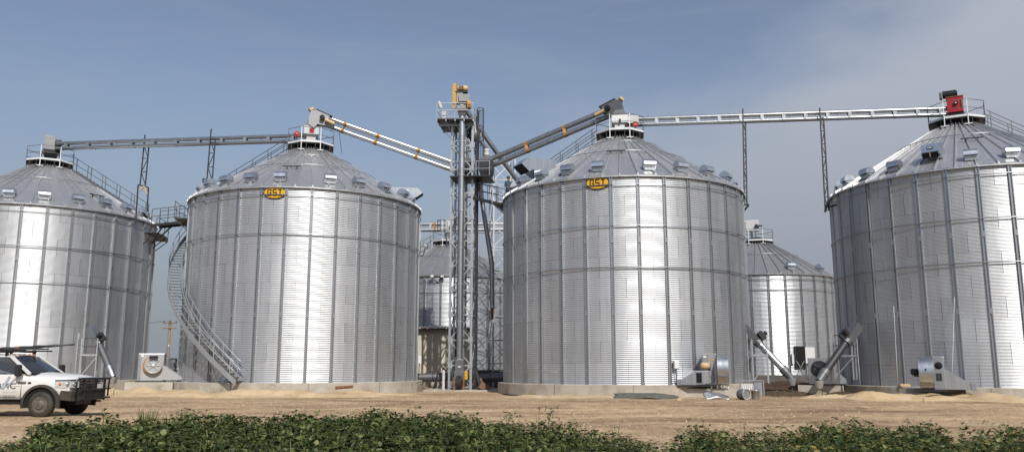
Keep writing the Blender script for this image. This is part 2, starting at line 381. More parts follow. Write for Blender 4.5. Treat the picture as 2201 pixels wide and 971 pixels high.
def m_siding():
    m, t, b = newmat('siding'); pos = worldpos(t)
    n = noise(t, 1.0, 6, 0.6, vec=pos, stretch=(2, 2, 0.3)); r = ramp(t, n.outputs['Fac'], [(0.3, (0.62, 0.58, 0.50)), (0.7, (0.74, 0.70, 0.62))])
    t.links.new(r.outputs[0], b.inputs['Base Color']); b.inputs['Roughness'].default_value = 0.5
m_siding()
def m_pebble():
    m, t, b = newmat('pebbles'); pos = worldpos(t)
    n = noise(t, 7.0, 2, 0.5, vec=pos); r = ramp(t, n.outputs['Fac'], [(0.3, (0.20, 0.14, 0.09)), (0.5, (0.40, 0.30, 0.20)), (0.66, (0.60, 0.50, 0.36))])
    t.links.new(r.outputs[0], b.inputs['Base Color']); b.inputs['Roughness'].default_value = 0.95
m_pebble()
M = MAT

# ------------------------------------------------------------------ the ground
def gz(x, y):
    return 0.02 * math.sin(0.35 * x + 0.8 * y) + 0.015 * math.sin(1.1 * x - 0.4 * y + 1) + 0.02 * math.sin(2.3 * y + 0.15 * x)
def build_ground():
    xs = np.concatenate([[-3000, -800, -250, -100, -70], np.arange(-48, 48.01, 0.4), [70, 100, 250, 800, 3000]])
    ys = np.concatenate([[-1500, -300, -60, 0, 6], np.arange(8, 52.01, 0.2), [54, 57, 60, 65, 72, 85, 110, 200, 500, 1500, 4000]])
    X, Y = np.meshgrid(xs, ys)
    Z = 0.02 * np.sin(0.35 * X + 0.8 * Y) + 0.015 * np.sin(1.1 * X - 0.4 * Y + 1) + 0.02 * np.sin(2.3 * Y + 0.15 * X)
    for yr, dr in ((25.2, 0.05), (26.9, 0.045), (30.6, 0.05), (32.4, 0.045), (35.5, 0.03), (22.6, .05), (20.9, .05), (38.4, .03)):      # wheel ruts along the track
        q = (Y - yr - 0.35 * np.sin(0.12 * X + yr)) / 0.26
        Z += dr * 2.2 * (-np.exp(-q ** 2) + .7 * np.exp(-(np.abs(q) - 1.7) ** 2 / .35)) * (0.6 + 0.4 * np.sin(0.5 * X + yr))
    rs = np.random.RandomState(3); Z += rs.normal(0, 0.008, Z.shape)
    far = (np.abs(X) > 50) | (Y > 52) | (Y < 8); Z[far] = 0
    n, m_ = X.shape
    v = np.stack([X, Y, Z], -1).reshape(-1, 3)
    i = np.arange(n * m_).reshape(n, m_); f = np.stack([i[:-1, :-1], i[:-1, 1:], i[1:, 1:], i[1:, :-1]], -1).reshape(-1, 4)
    me = bpy.data.meshes.new('ground'); me.from_pydata(v.tolist(), [], f.tolist()); me.materials.append(M['dirt'])
    me.polygons.foreach_set('use_smooth', [True] * len(me.polygons)); me.update()
    tag(inst('ground', me), 'bare tan dirt yard with wheel tracks in front of the bins', None, None, 'structure')
build_ground()
# the crop field goes on behind and beside the camera
fl = MB().add([(-900, -1400, .012), (900, -1400, .012), (900, 6.4, .012), (-900, 6.4, .012)], [(0, 1, 2, 3)]).build('field', M['crop_floor'])
tag(fl, 'dark green crop field reaching back from the yard', None, None, 'structure')

# ------------------------------------------------------------------ grain bins
BINS = {1: (-33.43, 58.14, 7.315), 2: (-13.51, 53.78, 7.315), 3: (6.87, 50.85, 7.315), 4: (26.58, 47.65, 7.315),
        5: (-5.78, 75.3, 6.49), 6: (22.14, 74.14, 6.49)}
SLOPE = 0.62
def bin_rot(b): x, y, r = BINS[b]; return -math.atan2(x, y)
def rp(r, deg, z): a = R_(deg); return Vector((r * math.sin(a), -r * math.cos(a), z))
def bw(b, r, deg, z):
    """a point of bin b (radius, angle to the right of the sight line, height) in the world"""
    x, y, _ = BINS[b]; p = Matrix.Rotation(bin_rot(b), 3, 'Z') @ rp(r, deg, z); return Vector((x + p.x, y + p.y, z))
_sheets = {}
def sheet_mesh(R, ang, h, waves, amp, mat, cols=8):
    key = (R, ang, h, waves, mat.name)
    if key in _sheets: return _sheets[key]
    rows = waves * 6 + 1; vs_, fs_ = [], []
    g = 0.0009 if waves < 14 else 0.0011
    for j in range(rows):
        z = h * j / (rows - 1); rr = R + amp * math.cos(2 * math.pi * waves * j / (rows - 1))
        for i in range(cols + 1):
            a = -ang / 2 + g + (ang - 2 * g) * i / cols; vs_.append((rr * math.sin(a), -rr * math.cos(a), z))
    for j in range(rows - 1):
        for i in range(cols):
            k = j * (cols + 1) + i; fs_.append((k, k + 1, k + cols + 2, k + cols + 1))
    me = bpy.data.meshes.new('wall_sheet'); me.from_pydata(vs_, [], fs_); me.materials.append(mat)
    me.polygons.foreach_set('use_smooth', [True] * len(fs_)); me.update()
    _sheets[key] = me; return me
_roofp = {}
def roof_panel_mesh(R, ang, mat, r0=1.0, over=0.16):
    key = (R, ang, mat.name)
    if key in _roofp: return _roofp[key]
    mb = MB(); r1 = R + over
    def P(r, a, up): return (r * math.sin(a), -r * math.cos(a), (R - r) * SLOPE + up)
    prof = [(-.5, 0.0), (-.17, 0.004), (-.155, .016), (-.14, .004), (.14, .004), (.155, .016), (.17, .004), (.5, 0)]
    for k in range(len(prof) - 1):
        (a, ua), (b, ub) = prof[k], prof[k + 1]
        mb.add([P(r1, a * ang, ua), P(r1, b * ang, ub), P(r0, b * ang, ub), P(r0, a * ang, ua)], [(0, 1, 2, 3)])
    # folded lip at the eave
    mb.add([P(r1, -.5 * ang, 0), P(r1, .5 * ang, 0), Vector(P(r1, .5 * ang, 0)) - V(0, 0, .07), Vector(P(r1, -.5 * ang, 0)) - V(0, 0, .07)], [(0, 1, 2, 3)])
    # standing rib on one edge (constant width, so it crowds towards the peak)
    def Q(r, off, up): a = .5 * ang; return Vector((r * math.sin(a) + off * math.cos(a), -r * math.cos(a) + off * math.sin(a), (R - r) * SLOPE + up))
    pr = [(-.045, 0), (-.03, .12), (.03, .12), (.045, 0)]
    A = [Q(r1 + .01, o, u) for o, u in pr]; B = [Q(r0, o * .6, u) for o, u in pr]
    mb.add(A + B, [(0, 1, 5, 4), (1, 2, 6, 5), (2, 3, 7, 6), (0, 3, 2, 1)])
    me = mb.mesh('roof_panel', mat); _roofp[key] = me; return me
_stiff = {}
def stiffener_mesh(h, mat):
    key = (round(h, 3), mat.name)
    if key in _stiff: return _stiff[key]
    pr = [(-.095, .0), (-.088, .085), (-.045, .085), (-.032, .025), (.032, .025), (.045, .085), (.088, .085), (.095, .0)]
    mb = MB(); n = len(pr)
    vs_ = [(x, -d, 0) for x, d in pr] + [(x, -d, h) for x, d in pr]
    mb.add(vs_, [(i, i + 1, n + i + 1, n + i) for i in range(n - 1)] + [tuple(range(n)), tuple(range(n, 2 * n))])
    for z in (h * .335, h * .68): mb.box((0, -.046, z), (.12, .088, .28))
    mb.box((0, -.05, .03), (.24, .14, .03))
    me = mb.mesh('stiffener', mat); _stiff[key] = me; return me
_vent = None
def vent_meshes():
    global _vent
    if _vent: return _vent
    h = MB(); n = 10; r = .31; w = .33
    arc = [(r * math.cos(math.pi * (-.06 + 1.06 * i / n)), r * math.sin(math.pi * (-.06 + 1.06 * i / n)) + .12) for i in range(n + 1)]
    vs_ = [(-w, -u, z) for u, z in arc] + [(w, -u, z) for u, z in arc]; k = n + 1
    h.add(vs_, [(i, i + 1, k + i + 1, k + i) for i in range(n)], None, True)
    for x in (-w, w): h.add([(x, -u, z) for u, z in arc], [tuple(range(k))], None, False)
    hood = h.mesh('vent_hood', M['hood_steel'])
    b = MB(); b.box((0, .05, -.02), (.58, .44, .36)); b.box((0, .02, -.13), (.70, .60, .03), rot=(-math.atan(SLOPE), 0, 0))
    base = b.mesh('vent_neck', M['fan_steel'])
    _vent = (hood, base); return _vent
def add_railing(root, r, z, hgt, mat, matf, n=8, gap=None, feet=0.55):
    """octagonal guard rail; the two posts that face the yard carry feet"""
    pts = [rp(r, 22.5 + 45 * k, z) for k in range(n)]
    for k, p in enumerate(pts):
        front = k in (0, n - 1); m = matf if front else mat
        post = MB().bar(p - V(0, 0, feet if front else .25), p + V(0, 0, hgt), .05 if front else .035).build('railing_post', m, root)
        if front: box_part('foot_plate', p - V(0, 0, feet), (.42, .16, .05), m, post)
    for nm, zz, rad, m in (('top_rail', hgt, .02, mat), ('mid_rail', hgt * .52, .018, mat)):
        path_part(nm, [p + V(0, 0, zz) for p in pts], rad, m, root, 6, closed=True)
    for k in range(n):
        a, b = pts[k], pts[(k + 1) % n]
        MB().bar(a + V(0, 0, .06), b + V(0, 0, .06), .012, .13).build('toe_board', matf if k in (n - 1, 0, n - 2) else mat, root)  # yard-facing boards are white: their sunlit look is put into the colour
def grain_bin(b, label, group, nst, off, nring, base, eave, waves, amp, sheet, roof, nroof, windz, vents, rrings, deck=True, seam_mid=True, deck_z=None):
    x, y, R = BINS[b]; rz = bin_rot(b)
    root = thing('grain_bin', label, 'grain bin', (x, y, 0), rz, group)
    root['bin'] = b
    # footing
    cb = MB().lathe([(R + .42, -.4), (R + .42, base - .03), (R + .39, base), (R - .4, base)], 56, smooth=False)
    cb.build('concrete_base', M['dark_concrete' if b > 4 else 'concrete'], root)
    for a in range(-96, 97, 32):
        if b < 5: MB().box((0, 0, 0), (.02, .03, base + .3)).build('form_joint', M['dark_concrete'], root, rp(R + .405, a + 3, base / 2 - .16), (0, 0, R_(a + 3)))
    # dark shell inside the sheets, closed all round
    MB().lathe([(R - .035, base), (R - .035, eave - .02)], 64).build('inner_shell', M['liner'], root)
    h = (eave - base) / nring; bay = 360.0 / nst; sa = R_(2 * bay)
    me = sheet_mesh(R, sa, h - .004, waves, amp, M[sheet])
    half = 112.0
    for j in range(nring):
        o = off + (bay * .5 if seam_mid else 0) + (bay if j % 2 else 0)
        k0 = math.ceil((-half - o) / (2 * bay)); k1 = math.floor((half - o) / (2 * bay))
        for k in range(k0, k1 + 1):
            dr = .0025 if (j + k) % 2 else 0.0
            s = inst('wall_sheet', me, root, (0, 0, base + j * h), (R_(rnd.uniform(-.04, .04)), R_(rnd.uniform(-.02, .02)), R_(o + 2 * bay * k)))
            s.scale = (1 + dr / R, 1 + dr / R, 1)
    # rear of the wall, away from the yard: one plain part
    rv = []; n = 20; a0, a1 = half + 12, 360 - half - 12
    for i in range(n + 1): rv.append(rp(R - .004, a0 + (a1 - a0) * i / n, base))
    rv += [p + V(0, 0, eave - base) for p in rv]
    MB().add(rv, [(i, i + 1, n + 2 + i, n + 1 + i) for i in range(n)], None, True).build('rear_wall', M[sheet], root)
    sm = stiffener_mesh(eave - base - .02, M['stiffener_steel'])
    for k in range(nst):
        a = (off + bay * k + 180) % 360 - 180
        if abs(a) < half: inst('stiffener', sm, root, rp(R + .006, a, base), (0, 0, R_(a)))
    for z in windz:
        rr = MB().path([rp(R + .118, i * 3.75, z) for i in range(96)], .026, 6, closed=True).build('wind_ring', M['ring_steel'], root)
    # roof
    pa = 360.0 / nroof; pm = roof_panel_mesh(R, R_(pa), M[roof])
    for k in range(nroof):
        a = ((k + .5) * pa + off + 180) % 360 - 180
        if abs(a) < 128: inst('roof_panel', pm, root, (0, 0, eave + .03), (0, 0, R_(a)))
    rv = []; n = 14
    for i in range(n + 1):
        a = 126 + (360 - 252) * i / n; rv += [rp(R + .15, a, eave - .06), rp(1.0, a, eave + .02 + (R - 1.0) * SLOPE)]
    MB().add(rv, [(2 * i, 2 * i + 2, 2 * i + 3, 2 * i + 1) for i in range(n)]).build('rear_roof', M[roof], root)
    def rz_(r): return eave + .03 + (R - r) * SLOPE
    for r in rrings:
        ring = MB().path([rp(r, i * 5, rz_(r) + .17) for i in range(72)], .022, 6, closed=True)
        for k in range(nroof): a = off + k * pa; ring.bar(rp(r, a, rz_(r) + .05), rp(r, a, rz_(r) + .18), .03)
        ring.build('roof_ring', M['ring_steel'], root)
    hm, nm = vent_meshes()
    for a in vents:
        v = inst('roof_vent', hm, root, rp(R - .55, a, rz_(R - .55) + .16), (0, 0, R_(a)))
        inst('vent_neck', nm, v)
    # peak
    zt = rz_(1.0)
    MB().lathe([(1.12, zt - .12), (1.06, zt + .12), (.95, zt + .34), (.3, zt + .5)], 24).build('peak_collar', M['dark_steel'], root)
    if deck:
        dz = deck_z or zt + .33
        rin, rout = 1.0, 1.62; o8 = [rp(rout, 22.5 + 45 * k, dz) for k in range(8)]; i8 = [rp(rin, 22.5 + 45 * k, dz) for k in range(8)]
        d = MB(); top = o8 + i8; bot = [p - V(0, 0, .06) for p in top]; vs_ = top + bot; fs_ = []
        for k in range(8):
            q = (k + 1) % 8; fs_ += [(k, q, 8 + q, 8 + k), (16 + k, 24 + k, 24 + q, 16 + q), (k, 16 + k, 16 + q, q), (8 + k, 8 + q, 24 + q, 24 + k)]
        d.add(vs_, fs_).build('peak_deck', M['dark_steel'], root)
        for k in range(16):
            a = 11.25 + 22.5 * k; bar_part('deck_bracket', rp(1.5, a, dz - .05), rp(1.45, a, rz_(1.45)), .05, M['dark_steel'], root)
        add_railing(root, 1.60, dz, 1.02, M['grey_steel'], M['white_steel'], feet=dz - rz_(1.62) - .12)
    return root, rz_
BIN_GROUP = 'galvanized grain bins in the front row'
V24 = lambda l: l
b1, rz1 = grain_bin(1, 'leftmost galvanized grain bin, fine ribbed, cut off by the picture edge behind the truck', BIN_GROUP, 32, 1.0, 10, .67, 11.80, 16, 0.0078, 'sheet_steel_worn', 'roof_steel', 48,
    (11.27, 9.02, 6.77), (-49, -33.5, -17.7, -1, 15.5, 31, 46.5, 62, 78, 94), (3.75,), deck_z=15.95)
b2, rz2 = grain_bin(2, 'galvanized grain bin with spiral stairs on its flank and an oval sign', BIN_GROUP, 32, 1.5, 10, .68, 11.82, 11, .0098, 'sheet_steel', 'roof_steel', 48,
    (11.27, 9.02), (-88, -73.2, -60, -45.1, -29.4, -13.9, 10.1, 25.4, 41.7, 60.6, 75, 91), (4.4, 2.75), deck_z=16.02)
b3, rz3 = grain_bin(3, 'galvanized grain bin standing right beside the lattice tower, oval sign under its eave', BIN_GROUP, 32, 7.0, 10, .64, 11.80, 11, .0098, 'sheet_steel', 'roof_steel', 48,
    (11.24, 9.0, 6.75), (-90, -75, -60, -42, -26, -10.5, 13.1, 29.3, 45.6, 64, 80), (4.1, 2.4), deck_z=16.0)
b4, rz4 = grain_bin(4, 'rightmost galvanized grain bin, fine ribbed, with a red drive box on its peak', BIN_GROUP, 32, 5.6, 10, .55, 11.70, 16, 0.0078, 'sheet_steel_worn', 'roof_steel', 48,
    (11.16, 8.9, 6.68), (-88, -74, -60.9, -43.8, -27.8, 4.1, 19.8, 36, 52, 68), (3.4,), deck_z=15.86)
b5, rz5 = grain_bin(5, 'smaller grain bin in the back, seen behind the lattice tower and the beige shed', 'smaller grain bins in the back row', 30, 6.2, 7, .92, 9.13, 11, .0098, 'sheet_steel_old', 'roof_steel_old', 40,
    (8.57, 7.7), (-62, 42, 70), (3.6,), deck_z=12.75)
b6, rz6 = grain_bin(6, 'smaller grain bin in the back with a black open hatch, between two large bins', 'smaller grain bins in the back row', 30, 7.2, 7, .89, 9.15, 11, .0098, 'sheet_steel_old', 'roof_steel_old', 40,
    (8.61, 7.8), (26.4, 59.2, -40), (3.6,), deck_z=12.6)

# oval signs under the eaves
def oval_sign(b, deg, z, label):
    s = thing('oval_sign', label, 'sign', bw(b, BINS[b][2] + .05, deg, z), bin_rot(b) + R_(deg), 'black and yellow oval signs')
    def ell(a, c, y0, y1, nm, mat, parent):
        n = 40; f = [(a * math.cos(2 * math.pi * i / n), c * math.sin(2 * math.pi * i / n)) for i in range(n)]
        return MB().prism(f, y0, y1).build(nm, M[mat], parent)
    ell(.655, .365, -.014, 0, 'sign_rim', 'sign_black', s); ell(.60, .315, -.022, -.014, 'sign_face', 'sign_yellow', s)
    t = .060; y = -.028; d = .014
    def strokes(nm, segs):
        mb = MB()
        for (xa, za, xb, zb) in segs: mb.box(((xa + xb) / 2, y, (za + zb) / 2), (abs(xb - xa) + t, d, abs(zb - za) + t))
        mb.build(nm, M['sign_black'], s)
    k = .172
    strokes('letter', [(-.40, -k, -.40, k), (-.40, k, -.22, k), (-.22, k, -.22, .09), (-.40, -k, -.22, -k), (-.22, -k, -.22, -.02), (-.28, -.02, -.22, -.02)])
    strokes('letter', [(-.09, k, .09, k), (-.09, k, -.09, .0), (-.09, 0, .09, 0), (.09, 0, .09, -k), (-.09, -k, .09, -k)])
    strokes('letter', [(.22, k, .40, k), (.31, k, .31, -k), (.22, -k, .40, -k)])
oval_sign(2, -14.9, 11.39, 'black and yellow oval sign under the eave of the bin with spiral stairs')
oval_sign(3, -9.9, 11.38, 'black and yellow oval sign on the bin right of the lattice tower')

# ------------------------------------------------------------------ conveyors over the bins
def conveyor(name, label, p, q, sep, r, mat, nbr, strap=None, straps=(), group='tube conveyors over the bins', cable=False):
    p = Vector(p); q = Vector(q); mid = (p + q) / 2; t = thing(name, label, 'conveyor', mid, 0, group)
    p = p - mid; q = q - mid; d, s, u, L = frame_of(p, q); dn = -u * sep
    for nm, o in (('upper_tube', Vector((0, 0, 0))), ('lower_tube', dn)):
        tb = MB().tube(p + o, q + o, r, 14)
        nj = max(2, int(L / 3.1))
        ob = tb.build(nm, M[mat], t)
        for k in range(1, nj):
            c = p + o + (q - p) * (k / nj); MB().tube(c - d * .05, c + d * .05, r + .016, 14).build('flange', M[mat], ob)
    for k in range(nbr):
        c = p + (q - p) * ((k + .5) / nbr); w = .22
        for sg in (-1, 1):
            a = c + s * sg * (r * .9); MB().bar(a - u * .02, a + dn + u * .02, w, .02).build('bracket', M['tube_steel_mid'] if strap is None else M['frame_steel'], t)
    for f in straps:
        c = p + (q - p) * f
        bar_part('strap_tie', c + s * r * .8, c + dn + s * r * .8, .2, M['orange_paint'], t, .02); bar_part('strap_tie', c - s * r * .8, c + dn - s * r * .8, .2, M['orange_paint'], t, .02)
        for o in (Vector((0, 0, 0)), dn): MB().tube(c + o - d * .11, c + o + d * .11, r + .012, 14).build('orange_strap', M['orange_paint'], t)
    if cable:
        for k in (-.35, 0.0, .3):
            path_part('cable', [p + dn * (.5 + k * .5) + s * .1 * k + (q - p) * (i / 8) - u * .02 * math.sin(i * 1.3) for i in range(9)], .014, M['grey_steel'], t, 5)
    return t, (lambda f: mid + p + (q - p) * f), d, u, s
cv1, c1p, *_ = conveyor('tube_conveyor', 'level twin-tube conveyor running from the leftmost bin to the bin with spiral stairs', at(122, 309, 57.8), at(656, 291.5, 53.9), .36, .135, 'tube_steel_dull', 11)
cv4, c4p, *_ = conveyor('tube_conveyor', 'long level twin-tube conveyor reaching the red drive box on the rightmost bin', at(1345, 257, 50.9), at(2045, 233.5, 47.7), .37, .135, 'tube_steel_mid', 15)
cv2, c2p, d2, u2, s2 = conveyor('tube_conveyor', 'bright inclined twin-tube conveyor climbing from the tower to the spiral-stair bin', at(975, 350, 54.6), at(694, 250, 53.6), .50, .155, 'tube_steel', 0, 'x', (.27, .58, .83), cable=True)
cv3, c3p, d3, u3, s3 = conveyor('tube_conveyor', 'dark inclined twin-tube conveyor climbing from the tower to the bin right of it', at(1052, 343, 54.6), at(1316, 231, 51.2), .48, .165, 'tube_steel_dull', 0, 'x', (.31, .62), cable=True)
cv5, c5p, *_ = conveyor('tube_conveyor', 'far twin-tube conveyor in the back, passing behind the lattice tower', at(880, 482, 75.3), at(1618, 477, 74.3), .55, .17, 'tube_steel', 8, 'x', (.075,), 'tube conveyors over the bins')

# heads of the inclined conveyors, joined to their conveyor
def head_box(cv, c, d, u, s, mat, motor=True, flip=1):
    c = Vector(c) - cv.location
    def P(a, b, k): return c + d * a + u * b + s * k
    poly = [(-.75, .22), (.35, .32), (.75, .12), (.72, -.35), (.55, -.95), (.05, -1.15), (-.1, -.72), (-.75, -.62)]
    poly = [(a * .85, b * .85) for a, b in poly]; w = .28; n = len(poly)
    h = MB().add([P(a, b, -w) for a, b in poly] + [P(a, b, w) for a, b in poly], [tuple(range(n)), tuple(range(n, 2 * n))] + [(i, (i + 1) % n, n + (i + 1) % n, n + i) for i in range(n)]).build('head_box', M[mat], cv)
    MB().add([P(a, b, k) for k in (-w - .03, w + .03) for a, b in ((-.8, .25), (.36, .345), (.36, .30), (-.8, .205))], [(0, 1, 2, 3), (7, 6, 5, 4), (0, 4, 5, 1), (1, 5, 6, 2), (2, 6, 7, 3), (3, 7, 4, 0)]).build('lid', M['dark_steel'], h)
    if motor:
        MB().tube(P(-.25, -.12, -w * flip), P(-.25, -.12, -(w + .25) * flip), .17, 14).tube(P(-.25, -.12, -(w + .25) * flip), P(-.25, -.12, -(w + .3) * flip), .07, 10).build('gear_reducer', M['black_iron'], cv)
        MB().tube(P(-.5, -.2, -(w + .12) * flip), P(-1.15, -.26, -(w + .12) * flip), .14, 14).build('drive_motor', M['tan_motor'], cv)
        MB().tube(P(.78, .12, -.1), P(.62, .36, .05), .13, 10).build('end_cap', M['tan_motor'], cv)
head_box(cv2, at(688, 250.5, 53.6), d2, u2, s2, 'fan_paint', True, 1)
head_box(cv3, at(1316, 229, 51.2), d3, u3, s3, 'grey_steel', True, -1)

# hoppers and drives that stand on the peaks
def peak_hopper(b, label, mat, zt, w, body, red=None):
    x, y, R = BINS[b]; t = thing('peak_hopper', label, 'hopper', (x, y, 0), bin_rot(b), 'hoppers on the bin peaks')
    z0 = zt
    def ring(hw, hd, z): return [(-hw, -hd, z), (hw, -hd, z), (hw, hd, z), (-hw, hd, z)]
    MB().loft([ring(.30, .30, z0), ring(w * .62, w * .62, z0 + .38), ring(w, w * .9, z0 + .52), ring(w, w * .9, z0 + body)]).build('hopper_body', M[mat], t)
    MB().loft([ring(w, w * .9, z0 + body), ring(w * .45, w * .45, z0 + body + .42)]).build('hopper_neck', M['grey_steel'], t)
    for sx in (-1, 1):
        for sy in (-1, 1): bar_part('strut', (sx * w * .9, sy * w * .8, z0 - .25), (sx * w * .9, sy * w * .8, z0 + .6), .06, M['dark_steel'], t)
    return t, z0, w
ph2, z0_, w_ = peak_hopper(2, 'pale square hopper with a red plate on the peak of the spiral-stair bin', 'pale_paint', 16.3, .48, 1.12)
box_part('red_plate', (.02, -.9 * w_ - .015, z0_ + .80), (.32, .03, .34), M['red_paint'], ph2)
box_part('black_handle', (.02, -.9 * w_ - .05, z0_ + .82), (.09, .06, .10), M['black_iron'], ph2)
MB().tube((-.92, -.55, z0_ + .42), (-.92, -.68, z0_ + .42), .20, 16).build('red_wheel', M['red_paint'], ph2)
MB().tube((-.92, -.68, z0_ + .42), (-.92, -.72, z0_ + .42), .07, 10).build('hub', M['yellow_paint'], ph2)
bar_part('wheel_stand', (-.92, -.5, z0_ - .3), (-.92, -.5, z0_ + .5), .06, M['dark_steel'], ph2)
ph3, z0_, w_ = peak_hopper(3, 'white square hopper on the peak of the bin right of the tower', 'white_steel', 16.25, .50, 1.0)
box_part('black_handle', (.02, -.9 * w_ - .04, z0_ + .62), (.12, .06, .2), M['black_iron'], ph3)
box_part('side_box', (.85, 0, z0_ + .75), (.68, .5, .5), M['pale_paint'], ph3)
MB().tube((.98, -.5, z0_ + .30), (.98, -.62, z0_ + .30), .19, 16).build('red_wheel', M['red_paint'], ph3)
MB().tube((.98, -.62, z0_ + .30), (.98, -.66, z0_ + .30), .07, 10).build('hub', M['yellow_paint'], ph3)
bar_part('wheel_stand', (.98, -.45, z0_ - .3), (.98, -.45, z0_ + .4), .06, M['dark_steel'], ph3)
ph4 = thing('conveyor_drive', 'red drive box with a black motor on the peak of the rightmost bin', 'drive unit', (BINS[4][0], BINS[4][1], 0), bin_rot(4), 'hoppers on the bin peaks')
box_part('red_case', (.0, -.05, 16.93), (.86, .72, .92), M['red_paint'], ph4, bev=.02)
MB().box((0, -.05, 17.42), (.92, .78, .06)).build('case_lid', M['rust'], ph4)
MB().tube((-.62, -.1, 17.68), (.12, -.1, 17.68), .23, 16).tube((.12, -.1, 17.68), (.18, -.1, 17.68), .17, 14).build('drive_motor', M['black_iron'], ph4)
MB().box((-.72, -.1, 17.62), (.14, .5, .34)).build('belt_guard', M['grey_steel'], ph4)
MB().tube((.05, -.41, 17.0), (.05, -.52, 17.0), .12, 12).build('bearing', M['black_iron'], ph4)
MB().tube((.05, -.52, 17.0), (.05, -.55, 17.0), .05, 10).build('shaft_end', M['pale_paint'], ph4)
MB().box((.38, -.43, 16.95), (.10, .06, .5)).build('latch', M['rust'], ph4)
def ring4(w, z): return [(-w, -w, z), (w, -w, z), (w, w, z), (-w, w, z)]
MB().loft([ring4(.24, 15.95), ring4(.36, 16.47)]).build('chute', M['dark_steel'], ph4)
for sx in (-1, 1):
    for sy in (-1, 1): bar_part('strut', (sx * .48, sy * .42, 15.9), (sx * .40, sy * .34, 16.5), .06, M['dark_steel'], ph4)
ph1 = thing('conveyor_drive', 'grey weathered drive box over a black chute on the peak of the leftmost bin', 'drive unit', (BINS[1][0], BINS[1][1], 0), bin_rot(1), 'hoppers on the bin peaks')
box_part('belt_guard', (-.14, -.35, 17.45), (.72, .22, 1.02), M['grey_paint'], ph1, bev=.02)
box_part('drive_case', (.22, .05, 17.2), (.85, .5, .75), M['dark_steel'], ph1, bev=.02)
MB().tube((.2, -.3, 17.55), (.62, -.3, 17.55), .19, 14).build('drive_motor', M['black_iron'], ph1)
box_part('red_panel', (.60, -.23, 17.28), (.12, .06, .3), M['red_paint'], ph1)
box_part('orange_panel', (.30, -.23, 16.95), (.7, .05, .12), M['orange_paint'], ph1)
MB().loft([ring4(.26, 16.1), ring4(.48, 16.75), ring4(.48, 16.95)]).build('chute', M['black_iron'], ph1)
for sx in (-1, 1):
    for sy in (-1, 1): bar_part('strut', (sx * .75, sy * .6, 15.9), (sx * .5, sy * .4, 16.95), .05, M['dark_steel'], ph1)
# bin 6 head, bin 5 head
for b, z, lab in ((6, 12.6, 'grey discharge head on the peak of the small back bin with an open hatch'), (5, 12.75, 'grey discharge head above the back bin behind the lattice tower')):
    t = thing('discharge_head', lab, 'hopper', (BINS[b][0], BINS[b][1], 0), bin_rot(b), 'discharge heads in the back')
    MB().tube((-.2, 0, z - .1), (-.2, 0, z + 1.05), .24, 14).build('down_pipe', M['tube_steel'], t)
    for k in range(3): MB().tube((-.2, 0, z + .35 + .3 * k), (-.2, 0, z + .41 + .3 * k), .29, 14).build('flange', M['tube_steel'], t)
    box_part('head_box', (-.25, 0, z + 1.55), (1.15, .6, 1.0), M['pale_paint'], t, bev=.03)
    MB().tube((.1, -.3, z + 1.5), (.1, -.5, z + 1.5), .14, 12).build('gear_reducer', M['black_iron'], t)
    MB().tube((.1, -.42, z + 1.5), (.62, -.42, z + 1.47), .09, 10).build('drive_motor', M['grey_steel'], t)

# lattice posts that carry the level conveyors
def lattice_post(label, p0, p1, ax, w, pole, mat, knees=None, base=None):
    """two chords from p0 up to p1, spaced w along ax, with rungs and diagonals"""
    p0 = Vector(p0); p1 = Vector(p1); ax = Vector(ax).normalized() * w
    t = thing('conveyor_support', label, 'lattice post', p0, 0, 'lattice posts under the level conveyors')
    q = p1 - p0
    bar_part('chord', (0, 0, 0), q + (q.normalized() * pole), .07, M[mat], t)
    bar_part('chord', ax, q + ax * .95, .07, M[mat], t)
    n = max(3, int(q.length / .75))
    for k in range(n + 1): bar_part('rung', q * (k / n), q * (k / n) + ax, .045, M[mat], t)
    for k in range(n):
        a, c = (0, 1) if k % 2 else (1, 0); bar_part('diagonal', q * (k / n) + ax * a, q * ((k + 1) / n) + ax * c, .04, M[mat], t)
    return t, q, ax
lp1, q_, a_ = lattice_post('black lattice post with tan knee braces at the eave of the leftmost bin', at(301, 399, 56.6), at(309.5, 312, 56.6), (1, -.2, 0), .42, .75, 'dark_steel')
for e0, e1 in ((at(297, 397, 56.6), at(291, 482, 56.3)), (at(319, 403, 56.6), at(316, 455, 56.3)), (at(297, 397, 56.6), at(319, 403, 56.6))):
    bar_part('base_frame', e0 - lp1.location, e1 - lp1.location, .08, M['dark_steel'], lp1)
bar_part('knee_brace', at(301, 409, 56.5) - lp1.location, at(310, 400, 56.5) - lp1.location, .09, M['tan_motor'], lp1); bar_part('knee_brace', at(310, 400, 56.5) - lp1.location, at(317, 417, 56.5) - lp1.location, .07, M['tan_motor'], lp1)
lp2, q_, a_ = lattice_post('black lattice post standing on the left roof edge of the spiral-stair bin', at(444.5, 389, 55.0), at(452, 300, 55.0), (1, -.2, 0), .40, .75, 'dark_steel')
bar_part('base_frame', at(436, 384, 55) - lp2.location, at(462, 391, 55) - lp2.location, .07, M['dark_steel'], lp2)
bar_part('base_frame', at(437, 383, 55) - lp2.location, at(435, 398, 55) - lp2.location, .07, M['dark_steel'], lp2)
bar_part('knee_brace', at(439, 395, 54.9) - lp2.location, at(448, 385, 54.9) - lp2.location, .09, M['tan_motor'], lp2); bar_part('knee_brace', at(448, 385, 54.9) - lp2.location, at(456, 396, 54.9) - lp2.location, .06, M['tan_motor'], lp2)
lp3, q_, a_ = lattice_post('slender black lattice post at the right eave of the bin beside the tower', at(1600, 440, 49.6), at(1597, 262, 49.6), (.9, .5, 0), .22, .85, 'dark_steel')
